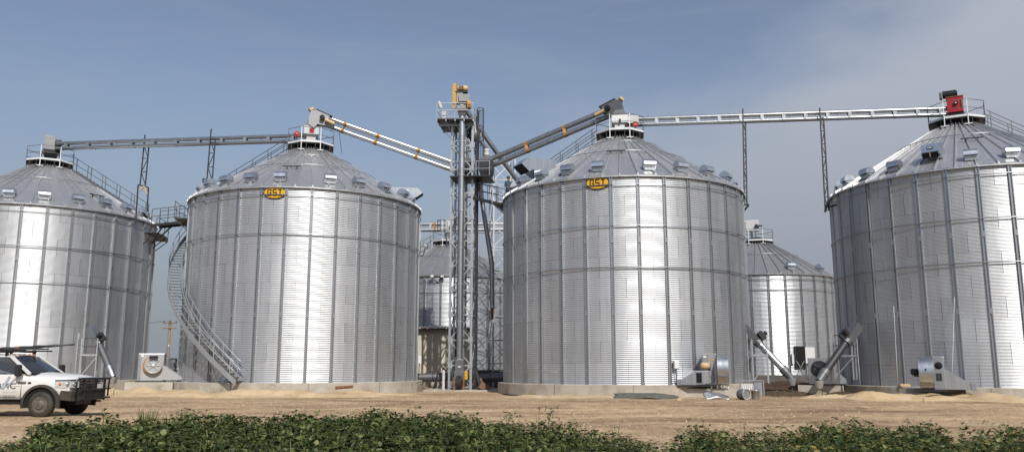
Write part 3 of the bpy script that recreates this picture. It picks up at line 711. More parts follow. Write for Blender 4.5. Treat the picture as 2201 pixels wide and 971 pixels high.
for e0, e1 in ((at(1590, 440, 49.7), at(1610, 440, 49.5)), (at(1597, 455, 49.7), at(1609, 441, 49.5)), (at(1592, 447, 49.7), at(1598, 455, 49.6))):
    bar_part('base_frame', e0 - lp3.location, e1 - lp3.location, .09, M['dark_steel'], lp3)
lp4, q_, a_ = lattice_post('slender black lattice post at the left eave of the rightmost bin', at(1774, 452, 48.6), at(1763, 254, 48.6), (.9, -.3, 0), .20, .65, 'dark_steel')
for e0, e1 in ((at(1773, 446, 48.6), at(1800, 440, 48.2)), (at(1773, 456, 48.6), at(1781, 430, 48.4))):
    bar_part('base_frame', e0 - lp4.location, e1 - lp4.location, .10, M['dark_steel'], lp4)

# ------------------------------------------------------------------ the lattice tower
TX, TY, TW, TRZ = -3.28, 55.0, 1.42, R_(-7)
tw = thing('lattice_tower', 'tall galvanized lattice tower between the two signed bins', 'tower', (TX, TY, 0), TRZ)
TH_ = 17.9; hw = TW / 2
cor = [(-hw, -hw), (hw, -hw), (hw, hw), (-hw, hw)]
for cx, cy in cor:
    L = MB(); L.box((cx, cy - .0, TH_ / 2), (.15, .02, TH_)); L.box((cx - math.copysign(.065, cx), cy - math.copysign(0.065, -cy) * 0, TH_ / 2), (.02, .13, TH_)); L.box((cx, cy, .03), (.34, .34, .06))
    L.build('leg', M['frame_steel'], tw)
npan = 11; ph = TH_ / npan
for k in range(npan + 1):
    z = min(TH_ - .05, k * ph + (.25 if k == 0 else 0))
    for i in range(4):
        a, b_ = cor[i], cor[(i + 1) % 4]
        br = bar_part('horizontal', (*a, z), (*b_, z), .075, M['frame_steel'], tw, .09)
for k in range(npan):
    z0 = k * ph + (.25 if k == 0 else 0.05); z1 = (k + 1) * ph - .05
    for i in range(4):
        a, b_ = cor[i], cor[(i + 1) % 4]
        if (k + i) % 2: a, b_ = b_, a
        nrm = Vector(((a[0] + b_[0]) / 2, (a[1] + b_[1]) / 2, 0)).normalized() * .045
        bar_part('diagonal', Vector((*a, z0)) + nrm, Vector((*b_, z1)) + nrm, .055, M['frame_steel'], tw, .07)
        if i in (0, 1): bar_part('diagonal', Vector((*b_, z0)) - nrm, Vector((*a, (z0 + z1) / 2)) * .5 + Vector((*b_, (z0 + z1) / 2)) * .5 - nrm, .045, M['frame_steel'], tw, .06)
    for i in range(2):
        cx, cy = cor[i]; box_part('gusset', (cx * .93, cy - .03, (k + 1) * ph), (.30, .02, .34), M['frame_steel'], tw)
# ladder with cage on the right side, up to the top deck
lx = hw + .42
for yy in (-.22, .22): bar_part('ladder_rail', (lx - .2, yy, .2), (lx - .2, yy, TH_ + 1.1), .08, M['dark_steel'], tw)
rg = MB()
for k in range(58): rg.tube((lx - .2, -.22, .5 + k * .3), (lx - .2, .22, .5 + k * .3), .014, 6)
rg.build('ladder_rungs', M['dark_steel'], tw)['kind'] = 'stuff'
cz0, cz1 = TH_ - 2.6, TH_ + 1.15
for z in np.linspace(cz0, cz1, 4): path_part('cage_hoop', [(lx - .18 + .40 * math.sin(a), -.36 * math.cos(a), z) for a in np.linspace(0.05, math.pi - .05, 11)], .02, M['dark_steel'], tw)
for a in np.linspace(0.35, math.pi - .35, 5): bar_part('cage_bar', (lx - .18 + .40 * math.sin(a), -.36 * math.cos(a), cz0), (lx - .18 + .40 * math.sin(a), -.36 * math.cos(a), cz1), .03, M['dark_steel'], tw)
# top deck (seen from below)
iv = Matrix.Rotation(-TRZ, 3, 'Z')
def tl(p): return iv @ (Vector(p) - Vector((TX, TY, 0)))
DZ = 18.0
dk = [tl(at(939, 252, 53.5)), tl(at(1017, 251, 53.5)), tl(at(1022, 278, 56.6)), tl(at(956, 280, 56.6))]
for p in dk: p.z = DZ
MB().loft([[p - V(0, 0, .07) for p in dk], dk]).build('top_deck', M['grey_steel'], tw)
for k in range(5):
    f = k / 4; a = dk[0].lerp(dk[1], f); c = dk[3].lerp(dk[2], f); bar_part('deck_joist', a - V(0, 0, .14), c - V(0, 0, .14), .06, M['frame_steel'], tw, .13)
for f in (.25, .75): a = dk[0].lerp(dk[3], f); c = dk[1].lerp(dk[2], f); bar_part('deck_beam', a - V(0, 0, .26), c - V(0, 0, .26), .1, M['frame_steel'], tw, .14)
for i, j in ((0, 1), (1, 2), (2, 3), (3, 0)):
    for z, w in ((1.05, .035), (.55, .03)): bar_part('guard_rail', dk[i] + V(0, 0, z), dk[j] + V(0, 0, z), w, M['frame_steel'], tw)
    for f in (0, .5): p = dk[i].lerp(dk[j], f); bar_part('guard_post', p, p + V(0, 0, 1.07), .04, M['frame_steel'], tw)
box_part('control_box', dk[3].lerp(dk[0], .75) + V(.35, .1, .35), (.30, .24, .7), M['pale_paint'], tw)
MB().tube(dk[3].lerp(dk[0], .8) + V(.15, 0, .9), dk[3].lerp(dk[0], .8) + V(.0, -.15, 1.3), .12, 12).build('flood_light', M['white_plastic'], tw)
# intermediate service deck
zm = 14.05
box_part('service_deck', (.62, -.15, zm), (2.7, 2.3, .07), M['dark_steel'], tw)
for x0, y0, x1, y1 in ((-.7, -1.28, 1.95, -1.28), (1.95, -1.28, 1.95, .98), (1.95, .98, -.7, .98)):
    for z, w in ((1.0, .035), (.5, .03)): bar_part('guard_rail', (x0, y0, zm + z), (x1, y1, zm + z), w, M['frame_steel'], tw)
    for f in (0, .33, .66): bar_part('guard_post', (x0 + (x1 - x0) * f, y0 + (y1 - y0) * f, zm), (x0 + (x1 - x0) * f, y0 + (y1 - y0) * f, zm + 1.0), .035, M['frame_steel'], tw)

# bucket elevator that the tower carries
FE = at(990, 560, 53.85); FE.z = 0
el = thing('bucket_elevator', 'bucket elevator with a round casing and yellow belt guard on the lattice tower', 'elevator', FE)
MB().tube((0, 0, 2.0), (0, 0, 18.2), .215, 18).build('casing', M['tube_steel_dull'], el)
for z in (2.0, 4.4, 6.8, 9.2, 11.7, 14.1, 16.4): MB().tube((0, 0, z), (0, 0, z + .06), .245, 18).build('casing_flange', M['frame_steel'], el)
for z0, z1 in ((11.75, 13.2), (14.6, 15.3), (16.8, 18.15)): MB().tube((0, 0, z0), (0, 0, z1), .222, 18).build('casing_sleeve', M['tube_steel'], el)
MB().tube((.15, 1.0, 2.0), (.15, 1.0, 18.2), .215, 18).build('return_casing', M['tube_steel_dull'], el)
box_part('boot', (0, .1, 1.62), (.56, .7, .75), M['grey_steel'], el, bev=.03)
box_part('boot_base', (0, .5, 1.0), (.66, 1.5, .55), M['grey_steel'], el, bev=.03)
box_part('boot_label', (0, -.265, 1.55), (.16, .012, .08), M['white_plastic'], el)
MB().tube((-.16, -.2, .52), (.16, -.2, .52), .46, 20).build('tail_pulley', M['black_rubber'], el)
box_part('boot_guard', (.42, .05, 1.0), (.22, .4, .55), M['yellow_paint'], el, bev=.03); box_part('bearing', (-.38, .05, 1.0), (.12, .2, .2), M['dark_steel'], el, bev=.02)
for sx in (-.3, .3): bar_part('boot_leg', (sx, -.3, 0), (sx, -.3, .9), .1, M['rust'], el)
def rg4(w, d, z, x=0, y=0): return [(x - w, y - d, z), (x + w, y - d, z), (x + w, y + d, z), (x - w, y + d, z)]
MB().loft([rg4(.21, .21, 18.2), rg4(.30, .28, 18.55), rg4(.30, .28, 18.7)]).build('head_transition', M['grey_steel'], el)
MB().loft([rg4(.26, .26, 18.7), rg4(.26, .26, 19.15), rg4(.36, .8, 19.15, .15, .4), rg4(.36, .8, 19.6, .15, .4), rg4(.20, .5, 19.8, .15, .4)]).build('head_casing', M['grey_paint'], el)
box_part('head_label', (0, -.275, 18.95), (.2, .012, .1), M['white_plastic'], el)
MB().prism([(-.64, 18.80), (-.54, 18.62), (-.40, 18.80), (-.42, 20.42), (-.54, 20.5), (-.63, 20.40)], -.28, .12).build('belt_guard', M['yellow_paint'], el)
box_part('motor_mount', (-.16, -.05, 19.45), (.42, .4, .75), M['grey_paint'], el); box_part('motor_plate', (-.05, -.05, 19.86), (.85, .5, .06), M['dark_steel'], el)
MB().lathe([(.10, -.38), (.20, -.36), (.22, -.1), (.22, .22), (.19, .34), (.08, .38)], 18, (.02, -.05, 20.15), (1, 0, 0)).build('drive_motor', M['tan_motor'], el)
box_part('terminal_box', (-.05, -.28, 20.15), (.3, .08, .22), M['weathered_wood'], el)
box_part('inspection_door', (.48, -.2, 18.95), (.24, .5, .5), M['yellow_paint'], el, bev=.03); box_part('inspection_slot', (.5, -.46, 18.85), (.16, .02, .2), M['rust'], el)

# spouts
def spout(label, pts, r, mat, n=14):
    p0 = Vector(pts[-1]); t = thing('spout', label, 'spout', p0, 0, 'grain spouts on the tower')
    P = [Vector(p) - p0 for p in pts]
    for a, b_ in zip(P[:-1], P[1:]):
        pipe = MB().tube(a, b_, r, n).build('pipe', M[mat], t); d = (b_ - a).normalized()
        MB().tube(b_ - d * .05, b_ + d * .05, r + .03, n).build('flange', M['frame_steel'], pipe)
    return t
spout('long dark spout slanting from the tower head down behind the right signed bin', [at(1004, 240, 54.6), at(1030, 276, 55.2), at(1115, 392, 57.0)], .17, 'tube_steel_dull')
sp2 = spout('hanging dark spout with a bent elbow right of the lattice tower', [at(1031, 385, 55.4), at(1036, 430, 55.4), at(1055, 553, 55.4), at(1057, 566, 55.4), at(1058, 660, 55.4)], .165, 'tube_steel_dull')
o = at(1058, 668, 55.4) - sp2.location; MB().tube(o + V(0, 0, .25), o - V(0, 0, .55), .12, 12, .09).build('spout_end', M['rust'], sp2)
# loading hoppers at the feet of the inclined conveyors
def loading_hopper(label, c, w, d, h, pipe_top, mat='dark_steel'):
    t = thing('loading_hopper', label, 'hopper', c, TRZ, 'loading hoppers on the service deck')
    def rr(a, b_, z): return [(-a, -b_, z), (a, -b_, z), (a, b_, z), (-a, b_, z)]
    MB().loft([rr(w * .8, d * .8, 0), rr(w, d, h * .3), rr(w, d, h)]).build('hopper_body', M[mat], t)
    MB().loft([rr(w, d, h), rr(.2, .2, h + .35)]).build('hopper_top', M['grey_steel'], t)
    q = iv @ (Vector(pipe_top) - Vector(c))
    MB().tube((0, 0, h + .3), (0, 0, h + .85), .17, 14).build('inlet_pipe', M['pale_paint'], t)
    for z in (.42, .72): MB().tube((0, 0, h + z), (0, 0, h + z + .05), .205, 14).build('flange', M['white_steel'], t)
    MB().tube((0, 0, h + .85), q, .13, 14).build('feed_pipe', M['tube_steel_dull'], t)
loading_hopper('dark loading hopper right of the tower where the dark conveyor starts', at(1046, 379, 54.3), .46, .42, 1.05, at(1030, 300, 55.0))
loading_hopper('dark loading hopper inside the tower where the bright conveyor starts', at(1001, 383, 54.9), .42, .40, 1.15, at(1016, 302, 55.0))
dv = thing('distributor', 'grey distributor cone under the tower head', 'distributor', at(1020, 300, 55.0), TRZ)
MB().lathe([(.25, -.1), (.42, .1), (.42, .5), (.22, .9), (.18, 1.6)], 16).build('cone', M['grey_steel'], dv)
for a in range(4): MB().box((.45 * math.cos(a * 1.57), .45 * math.sin(a * 1.57), .3), (.12, .12, .3)).build('gate', M['frame_steel'], dv)

# hanging control cables beside the casing
for i, (px, y0, y1) in enumerate(((1004, 300, 470), (1008, 300, 500))):
    t = path_part('control_cable', [at(px + .6 * math.sin(k), y0 + (y1 - y0) * k / 6, 54.6) for k in range(7)], .012, M['frame_steel'], None, 4)
    tag(t, ('thin control cable hanging inside the tower, nearer the round casing', 'thin control cable hanging inside the tower, farther from the casing')[i], 'cable', 'control cables inside the tower')
for i, (pts, lab) in enumerate((([(958, 279), (962, 290), (972, 300), (979, 303)], 'thin slack cable hanging under the top deck of the tower'), ([(735, 330), (731, 300), (729, 285), (727, 262)], 'thin power cable drooping from the bright conveyor head'))):
    o_ = path_part('slack_cable', [at(x, y, 54.0) for x, y in pts], .016, M['dark_steel'], None, 5); tag(o_, lab, 'cable')

# catwalk from the tower to the bin on its right
def catwalk(name, label, a, b_, w, rails_h, mat, npost=4, knee=()):
    a = Vector(a); b_ = Vector(b_); t = thing(name, label, 'catwalk', a); q = b_ - a; d, s, u, L = frame_of((0, 0, 0), q)
    MB().bar((0, 0, 0), q, w, .05).build('deck', M['dark_steel'], t)
    for sg in (-1, 1):
        o = s * sg * w / 2; bar_part('beam', o - u * .08, q + o - u * .08, .06, M['dark_steel'], t, .16)
        for z in (rails_h, rails_h * .52): bar_part('rail', o + V(0, 0, z), q + o + V(0, 0, z), .04, M[mat], t)
        for k in range(npost): p = q * (k / (npost - 1)) + o; bar_part('rail_post', p, p + V(0, 0, rails_h), .04, M[mat], t)
    for p, r in knee: bar_part('knee_brace', Vector(p) - a, Vector(r) - a, .07, M['dark_steel'], t)
    return t
catwalk('catwalk', 'short black catwalk from the tower to the eave beside the standing person', at(1022, 425, 54.6), at(1078, 437, 53.4), .8, 1.02, 'dark_steel', 4, ((at(1075, 437, 53.3), at(1092, 465, 52.6)),))
catwalk('catwalk', 'catwalk bridge with rails joining the leftmost bin to the spiral-stair bin', at(334, 484, 56.0), at(404, 477, 55.2), .8, 1.05, 'grey_steel', 5, ((at(352, 483, 55.6), at(326, 522, 56.4)), (at(376, 481, 55.6), at(326, 524, 56.8))))
# landings bent round the wall under the eave
def landing(b, label, a0, a1, z, mat='grey_steel', r0=7.42, r1=8.25, flip=False):
    t = thing('eave_landing', label, 'landing', bw(b, (r0 + r1) / 2, (a0 + a1) / 2, z), 0)
    o = t.location; n = 6; A = [a0 + (a1 - a0) * i / n for i in range(n + 1)]
    ins = [bw(b, r0, a, z) - o for a in A]; out = [bw(b, r1, a, z) - o for a in A]
    ring = ins + out[::-1]; MB().loft([[p - V(0, 0, .08) for p in ring], ring]).build('deck', M['dark_steel'], t)
    for zz in (1.05, .55): path_part('rail', [p + V(0, 0, zz) for p in out], .022, M[mat], t)
    for p in out[::2]: bar_part('rail_post', p, p + V(0, 0, 1.06), .04, M[mat], t)
    for k in (0, n // 2, n): bar_part('bracket', out[k] - V(0, 0, .05), bw(b, r0 - .05, A[k], z - .85) - o, .06, M['dark_steel'], t)
landing(1, 'dark railed landing under the eave of the leftmost bin, at the catwalk', 57, 88, 10.92)
landing(2, 'railed landing at the top of the spiral stairs under the eave', -118, -90, 10.92)
landing(3, 'railed landing at the eave where the person stands', -116, -92, 11.95, 'frame_steel')

# stairs with rails up the roofs
def roof_stair(b, label, deg, rzf, r0=1.75, r1=7.0, w=.62, mat='grey_steel'):
    t = thing('roof_stair', label, 'roof stairs', bw(b, 4.2, deg, rzf(4.2)), bin_rot(b) + R_(deg), 'stairs up the bin roofs')
    L = r1 - r0; oz = .18
    def P(r, x, z): return V(x, -(r - 4.2), (4.2 - r) * SLOPE + z + oz)
    for sx in (-1, 1):
        x = sx * w / 2; bar_part('stringer', P(r0, x, 0), P(r1, x, 0), .05, M[mat], t, .16)
        for z in (1.0, .55): bar_part('rail', P(r0 - .15, x, z), P(r1, x, z), .04, M[mat], t)
        for k in range(6): r = r0 + L * k / 5; bar_part('rail_post', P(r, x, 0), P(r, x, 1.0), .04, M[mat], t)
    for k in range(18): r = r0 + L * (k + .5) / 18; box_part('tread', P(r, 0, .06), (w - .06, .2, .03), M[mat], t)
roof_stair(1, 'railed stairs descending the right roof flank of the leftmost bin', 66, rz1)
roof_stair(2, 'railed stairs on the far roof side of the spiral-stair bin', -108, rz2)
roof_stair(3, 'railed stairs on the left roof side of the bin beside the tower', -100, rz3)
roof_stair(4, 'railed stairs on the right roof flank of the rightmost bin', 104, rz4)
roof_stair(5, 'railed stairs on the roof of the back bin behind the tower', -84, rz5, r1=6.2)

# exhaust hoods on the roofs
def roof_hood(b, label, deg, rzf, r, L, h, w):
    t = thing('exhaust_hood', label, 'exhaust hood', bw(b, r, deg, rzf(r)), bin_rot(b) + R_(deg), 'exhaust hoods on the bin roofs')
    z0 = SLOPE * L * .5
    poly = [(L * .5, -.05 + z0 * -.85), (-.5 * L + .2, z0 * .2 + .25), (-.5 * L - .55, .10), (-.5 * L - .95, .55), (-.5 * L - .45, h), (L * .6, h * .98)]
    # u runs inward (+y), w up
    Mx = Matrix(((0, 1, 0), (1, 0, 0), (0, 0, 1)))
    poly = [(.9, -.55), (-.55, .35), (-.75, .2), (-1.25, .62), (-.85, 1.0), (.95, 1.02)]
    poly = [(u * L, v * h) for u, v in poly]
    MB().prism(poly, -w / 2, w / 2, M=Mx).build('duct', M['hood_steel'], t)
    a, c = Vector((0, poly[2][0], poly[2][1])), Vector((0, poly[3][0], poly[3][1])); n_ = Vector((0, -(c - a).z, (c - a).y)).normalized()
    nn = n_ if n_.y < 0 else -n_; nn = nn * .015
    MB().add([a + nn + V(-w / 2 + .05, 0, 0), a + nn + V(w / 2 - .05, 0, 0), c + nn + V(w / 2 - .05, 0, 0), c + nn + V(-w / 2 + .05, 0, 0)], [(0, 1, 2, 3)]).build('mouth', M['void_black'], t)
    box_part('name_plate', (-w / 2 - .01, -.2 * L, h * .7), (.02, .2, .22), M['white_plastic'], t)
    for y in (-.45 * L, .1 * L): bar_part('seam', (w / 2 + .01, y, .1), (w / 2 + .01, y, h), .03, M['frame_steel'], t)
    return t
roof_hood(2, 'square exhaust hood with dark mouth on the right roof edge of the spiral-stair bin', 82, rz2, 6.3, 1.0, .85, .95)
roof_hood(3, 'square exhaust hood with wide dark mouth on the left roof edge beside the tower', -56, rz3, 6.0, 1.05, 1.05, 1.15)
bxr = thing('box_vent', 'boxy roof vent with a black opening on the rightmost bin', 'roof vent', bw(4, 6.15, -11.5, rz4(6.15)), bin_rot(4) + R_(-11.5))
MB().prism([(.55, -.35), (-.25, .14), (-.62, .16), (-.52, .78), (.1, .86), (.6, .3)], -.46, .46, M=Matrix(((0, 1, 0), (1, 0, 0), (0, 0, 1)))).build('vent_box', M['hood_steel'], bxr)
box_part('dark_opening', (0, -.55, .18), (.78, .28, .30), M['void_black'], bxr, rot=(.5, 0, 0)); box_part('divider', (0, -.70, .18), (.05, .04, .32), M['hood_steel'], bxr, rot=(.5, 0, 0))
box_part('name_plate', (-.02, -.60, .55), (.30, .02, .12), M['black_iron'], bxr); box_part('name_print', (-.02, -.612, .55), (.22, .012, .05), M['white_plastic'], bxr)
# roof hatch slots
for b, deg, r, rzf, lab in ((2, -12.6, 4.9, rz2, 'narrow dark hatch bar across the roof of the spiral-stair bin'), (3, -3.5, 4.25, rz3, 'narrow dark hatch bar across the roof of the bin beside the tower'), (1, 33, 5.5, rz1, 'narrow dark hatch bar on the roof of the leftmost bin'), (4, 9.0, 4.2, rz4, 'narrow hatch bar on the roof of the rightmost bin')):
    o_ = MB().box((0, 0, 0), (1.1, .10, .06)).box((-.3, .05, -.1), (.05, .05, .2)).box((.3, .05, -.1), (.05, .05, .2)).build('roof_hatch_bar', M['dark_steel'], None, bw(b, r, deg, rzf(r) + .2), (0, 0, bin_rot(b) + R_(deg)))
    tag(o_, lab, 'hatch bar')

# spiral stairs on the flank of bin 2
sp = thing('spiral_stairs', 'galvanized spiral stairs winding up the left flank of a bin', 'stairs', bw(2, 7.9, -32, .68))
so_ = sp.location.copy(); Z0, Z1, PA, PB = .70, 10.92, -24.5, -117.0
def hx(z, r): return bw(2, r, PA + (PB - PA) * (z - Z0) / (Z1 - Z0), z) - so_
zs = np.linspace(Z0, Z1, 40)
ri, ro = 7.50, 8.28
for r in (ri, ro):
    mb = MB(); vs_ = []
    for z in zs: p = hx(z, r); q = hx(z, r + .04); vs_ += [p - V(0, 0, .16), p + V(0, 0, .16), q + V(0, 0, .16), q - V(0, 0, .16)]
    fs_ = [(4 * i + k, 4 * i + (k + 1) % 4, 4 * i + 4 + (k + 1) % 4, 4 * i + 4 + k) for i in range(39) for k in range(4)] + [(0, 1, 2, 3), (156, 157, 158, 159)]
    mb.add(vs_, fs_).build('stringer', M['frame_steel'], sp)
for r in (ro + .02, ri + .03):
    for h in (1.0, .52): path_part('handrail', [hx(z, r) + V(0, 0, h) for z in zs], .022, M['frame_steel'], sp)
    for z in np.linspace(Z0 + .3, Z1, 13): bar_part('rail_post', hx(z, r), hx(z, r) + V(0, 0, 1.0), .035, M['frame_steel'], sp)
for i in range(50):
    z = Z0 + (Z1 - Z0) * (i + .5) / 50; dz = .115
    a, b_, c, d = hx(z - dz, ri), hx(z - dz, ro), hx(z + dz, ro), hx(z + dz, ri)
    for p in (a, b_, c, d): p.z = z - so_.z
    MB().loft([[p - V(0, 0, .035) for p in (a, b_, c, d)], [a, b_, c, d]]).build('tread', M['grey_steel'], sp)
for z in (2.6, 4.4, 6.4, 8.4): bar_part('bracket', hx(z, ro) - V(0, 0, .1), bw(2, 7.36, PA + (PB - PA) * (z - Z0) / (Z1 - Z0), z - .9) - so_, .05, M['frame_steel'], sp)
bar_part('bracket', hx(2.0, ro) - V(0, 0, .1), bw(2, 7.7, -36, .68) - so_, .06, M['frame_steel'], sp)

# second lattice tower behind
BX, BY = at(1079, 700, 64).x, 64.0
t2 = thing('lattice_tower', 'paler lattice tower in the back, partly hidden by the bin beside it', 'tower', (BX, BY, 0), R_(12))
H2 = at(1075, 345, 64).z; h2 = .85; c2 = [(-h2, -h2), (h2, -h2), (h2, h2), (-h2, h2)]
for c in c2: bar_part('leg', (*c, 0), (*c, H2), .11, M['frame_steel'], t2)
n2 = 10
for k in range(n2 + 1):
    for i in range(4): bar_part('horizontal', (*c2[i], H2 * k / n2), (*c2[(i + 1) % 4], H2 * k / n2), .06, M['frame_steel'], t2)
for k in range(n2):
    for i in range(4):
        for fl in (0, 1):
            a, b_ = (c2[i], c2[(i + 1) % 4]) if fl else (c2[(i + 1) % 4], c2[i])
            bar_part('diagonal', Vector((*a, H2 * k / n2)) * (1 + .0), Vector((*b_, H2 * (k + 1) / n2)), .045 - .004 * fl, M['frame_steel'], t2)
# cage ladder stand on the back conveyor
lc = thing('ladder_cage', 'small dark ladder cage beside the far conveyor, left of the tower', 'ladder', at(949, 495, 73.5))
for z in (0, .45, .9): path_part('cage_hoop', [(.38 * math.cos(a), .38 * math.sin(a), z) for a in np.linspace(0, 2 * math.pi, 13)[:-1]], .022, M['dark_steel'], lc, closed=True)
for a in np.linspace(0, 2 * math.pi, 8)[:-1]: bar_part('cage_bar', (.38 * math.cos(a), .38 * math.sin(a), -.1), (.38 * math.cos(a), .38 * math.sin(a), .95), .035, M['dark_steel'], lc)
for x in (.5, .95): bar_part('ladder_rail', (x, 0, -2.6), (x, 0, .85), .06, M['grey_steel'], lc)
for k in range(9): bar_part('rung', (.5, 0, -2.4 + .35 * k), (.95, 0, -2.4 + .35 * k), .03, M['grey_steel'], lc)
for z in (.85, .4): bar_part('rail', (.5, 0, z), (5.2, 0, z), .04, M['frame_steel'], lc)
for x in (1.8, 3.2, 5.2): bar_part('rail_post', (x, 0, -.2), (x, 0, .85), .04, M['frame_steel'], lc)
bar_part('walkway', (.3, 0, -.2), (5.3, 0, -.2), .5, M['frame_steel'], lc, .06)

# ------------------------------------------------------------------ aeration fans
def fan_inlet(t, c, r, ax, body='void_black', rim='grey_steel', guard=None, n=8):
    """round inlet facing ax with a dark throat, spokes and a hub"""
    c = Vector(c); ax = Vector(ax).normalized(); d, s, u, L = frame_of(c, c + ax)
    rimo = MB().lathe([(r, 0), (r + .05, .03), (r + .05, .06), (r - .02, .06), (r - .06, .02)], 28, c, ax).build('inlet_ring', M[rim], t)
    MB().lathe([(r - .02, .012), (.02, .012)], 28, c, ax).build('inlet_throat', M[body], t)
    for k in range(n):
        a = 2 * math.pi * k / n; v = s * math.cos(a) + u * math.sin(a)
        if guard: bar_part('guard_spoke', c + ax * .07, c + ax * .07 + v * r, .022, M[guard], t)
        else:
            w = (s * -math.sin(a) + u * math.cos(a)) * .13
            MB().add([c + ax * .02 + v * r * .25, c + ax * .05 + v * r * .92 - w * .3, c + ax * .03 + v * r * .92 + w, c + ax * .02 + v * r * .3 + w], [(0, 1, 2, 3)]).build('blade', M['dark_steel'], t)
    MB().lathe([(.09, .05), (.09, .10), (.03, .12)], 12, c, ax).build('hub', M['white_plastic' if guard else 'dark_steel'], t)
    return rimo
def wedge(t, p_top, p_bot, q_top, q_bot, depth, dirv, mat='fan_steel', nm='transition_duct'):
    """duct that flattens from the fan (p) to the bin (q)"""
    dv_ = Vector(dirv).normalized() * depth
    P = [Vector(p_bot), Vector(q_bot), Vector(q_top), Vector(p_top)]
    return MB().loft([[p for p in P], [p + dv_ for p in P]]).build(nm, M[mat], t)
# fan between the leftmost bin and the spiral-stair bin
Yf = 49.2
o1 = at(322, 820, Yf); f1 = thing('aeration_fan', 'pale square fan with an orange edged round grille between two bins', 'fan', o1, R_(16), 'aeration fans')
w1 = 1.45
box_part('housing', (0, .45, .83), (w1, .9, 1.62), M['fan_steel'], f1, bev=.03)
box_part('front_panel', (.08, -.015, .83), (w1 - .25, .03, 1.56), M['fan_paint'], f1)
MB().tube((.08, -.03, .95), (.08, -.22, .95), .50, 28).build('motor_drum', M['orange_paint'], f1)
fan_inlet(f1, (.16, -.23, .95), .44, (0, -1, 0), 'grey_steel', 'fan_paint', 'pale_paint', 8)
box_part('control_box', (.16, -.30, 1.42), (.46, .24, .16), M['black_iron'], f1)
box_part('skid', (0, .4, .03), (w1 + .1, 1.0, .08), M['dark_steel'], f1)
box_part('name_plate', (-.5, -.035, 1.5), (.16, .012, .12), M['white_plastic'], f1)
wedge(f1, (w1 / 2 - .1, .0, 1.0), (w1 / 2 - .1, .0, .1), (w1 / 2 + 1.0, -.05, .28), (w1 / 2 + 1.0, -.05, .1), .85, (0, 1, 0), 'fan_paint')
box_part('duct_end', (w1 / 2 + 1.12, .4, .20), (.25, .95, .38), M['fan_paint'], f1)
# scroll fans: curved housing sheet seen edge on
def scroll_fan(label, base, rz, mirror, motor_mat, dark=False):
    t = thing('aeration_fan', label, 'fan', base, rz, 'aeration fans')
    s = -1 if mirror else 1
    H = 1.62; wd_ = .62; n = 12
    # scroll: flat back plate, rounded wrapper
    prof = [(-.62, 0), (.50, 0)] + [(.50 + .22 * math.sin(math.pi * i / n) + .05 * math.sin(math.pi * i / n), H * i / n) for i in range(1, n)] + [(.30, H), (-.62, H)]
    prof2 = [(-.55, 0.02), (.42, 0.02)] + [(.02 + .74 * math.cos(-math.pi / 2.6 + (math.pi / 2.6 + math.pi * .62) * i / n), .84 + .76 * math.sin(-math.pi / 2.6 + (math.pi / 2.6 + math.pi * .62) * i / n)) for i in range(n + 1)] + [(-.55, 1.2)]
    return t, s
of_ = at(1538, 829, 43.2); f2 = thing('aeration_fan', 'grey scroll fan with a tan motor, on the footing right of the oval-signed bin', 'fan', of_, R_(-14), 'aeration fans')
def scroll(t, y0, y1, H, R, mat, nm, cx=0.0, tail=.0, polished='polished_sheet'):
    """drum shaped housing: axis along x (left-right), wrapper curved in y-z"""
    n = 20; pts = []
    for i in range(n + 1):
        a = R_(-100) + R_(250) * i / n; pts.append((-R * math.cos(a), H / 2 + (H / 2) * math.sin(a)))
    pts = [(u, max(0.02, w)) for u, w in pts]
    return pts
# wrapper (curved bright sheet), built as a drum with its axis across the yard
def drum_fan(t, x0, x1, rad, zc, mat_side, mat_wrap, square=True):
    """side plates at x0 and x1, curved wrapper between them bulging towards the yard (-y)"""
    n = 18; arc = []
    for i in range(n + 1):
        a = R_(-78) + R_(186) * i / n; arc.append((-rad * math.cos(a), zc + rad * math.sin(a)))
    back = [(rad * .55, zc + rad * .98), (rad * .75, .03), (-.1, .03)]
    poly = arc + back; m_ = len(poly)
    for nm, x, th in (('side_plate', x0, .03), ('side_plate', x1, .03)):
        MB().add([(x - th / 2, u, w) for u, w in poly] + [(x + th / 2, u, w) for u, w in poly], [tuple(range(m_)), tuple(range(m_, 2 * m_))] + [(i, (i + 1) % m_, m_ + (i + 1) % m_, m_ + i) for i in range(m_)]).build(nm, M[mat_side], t)
    vs_ = [(x0 + .02, u * .985, zc + (w - zc) * .985) for u, w in arc] + [(x1 - .02, u * .985, zc + (w - zc) * .985) for u, w in arc]; k = n + 1
    MB().add(vs_, [(i, i + 1, k + i + 1, k + i) for i in range(n)], None, True).build('wrapper', M[mat_wrap], t)
    MB().loft([[(x0 + .02, u, w) for u, w in ((rad * .4, zc + rad * .9), (rad * .7, .05), (0, .05))], [(x1 - .02, u, w) for u, w in ((rad * .4, zc + rad * .9), (rad * .7, .05), (0, .05))]]).build('back_panel', M[mat_side], t)
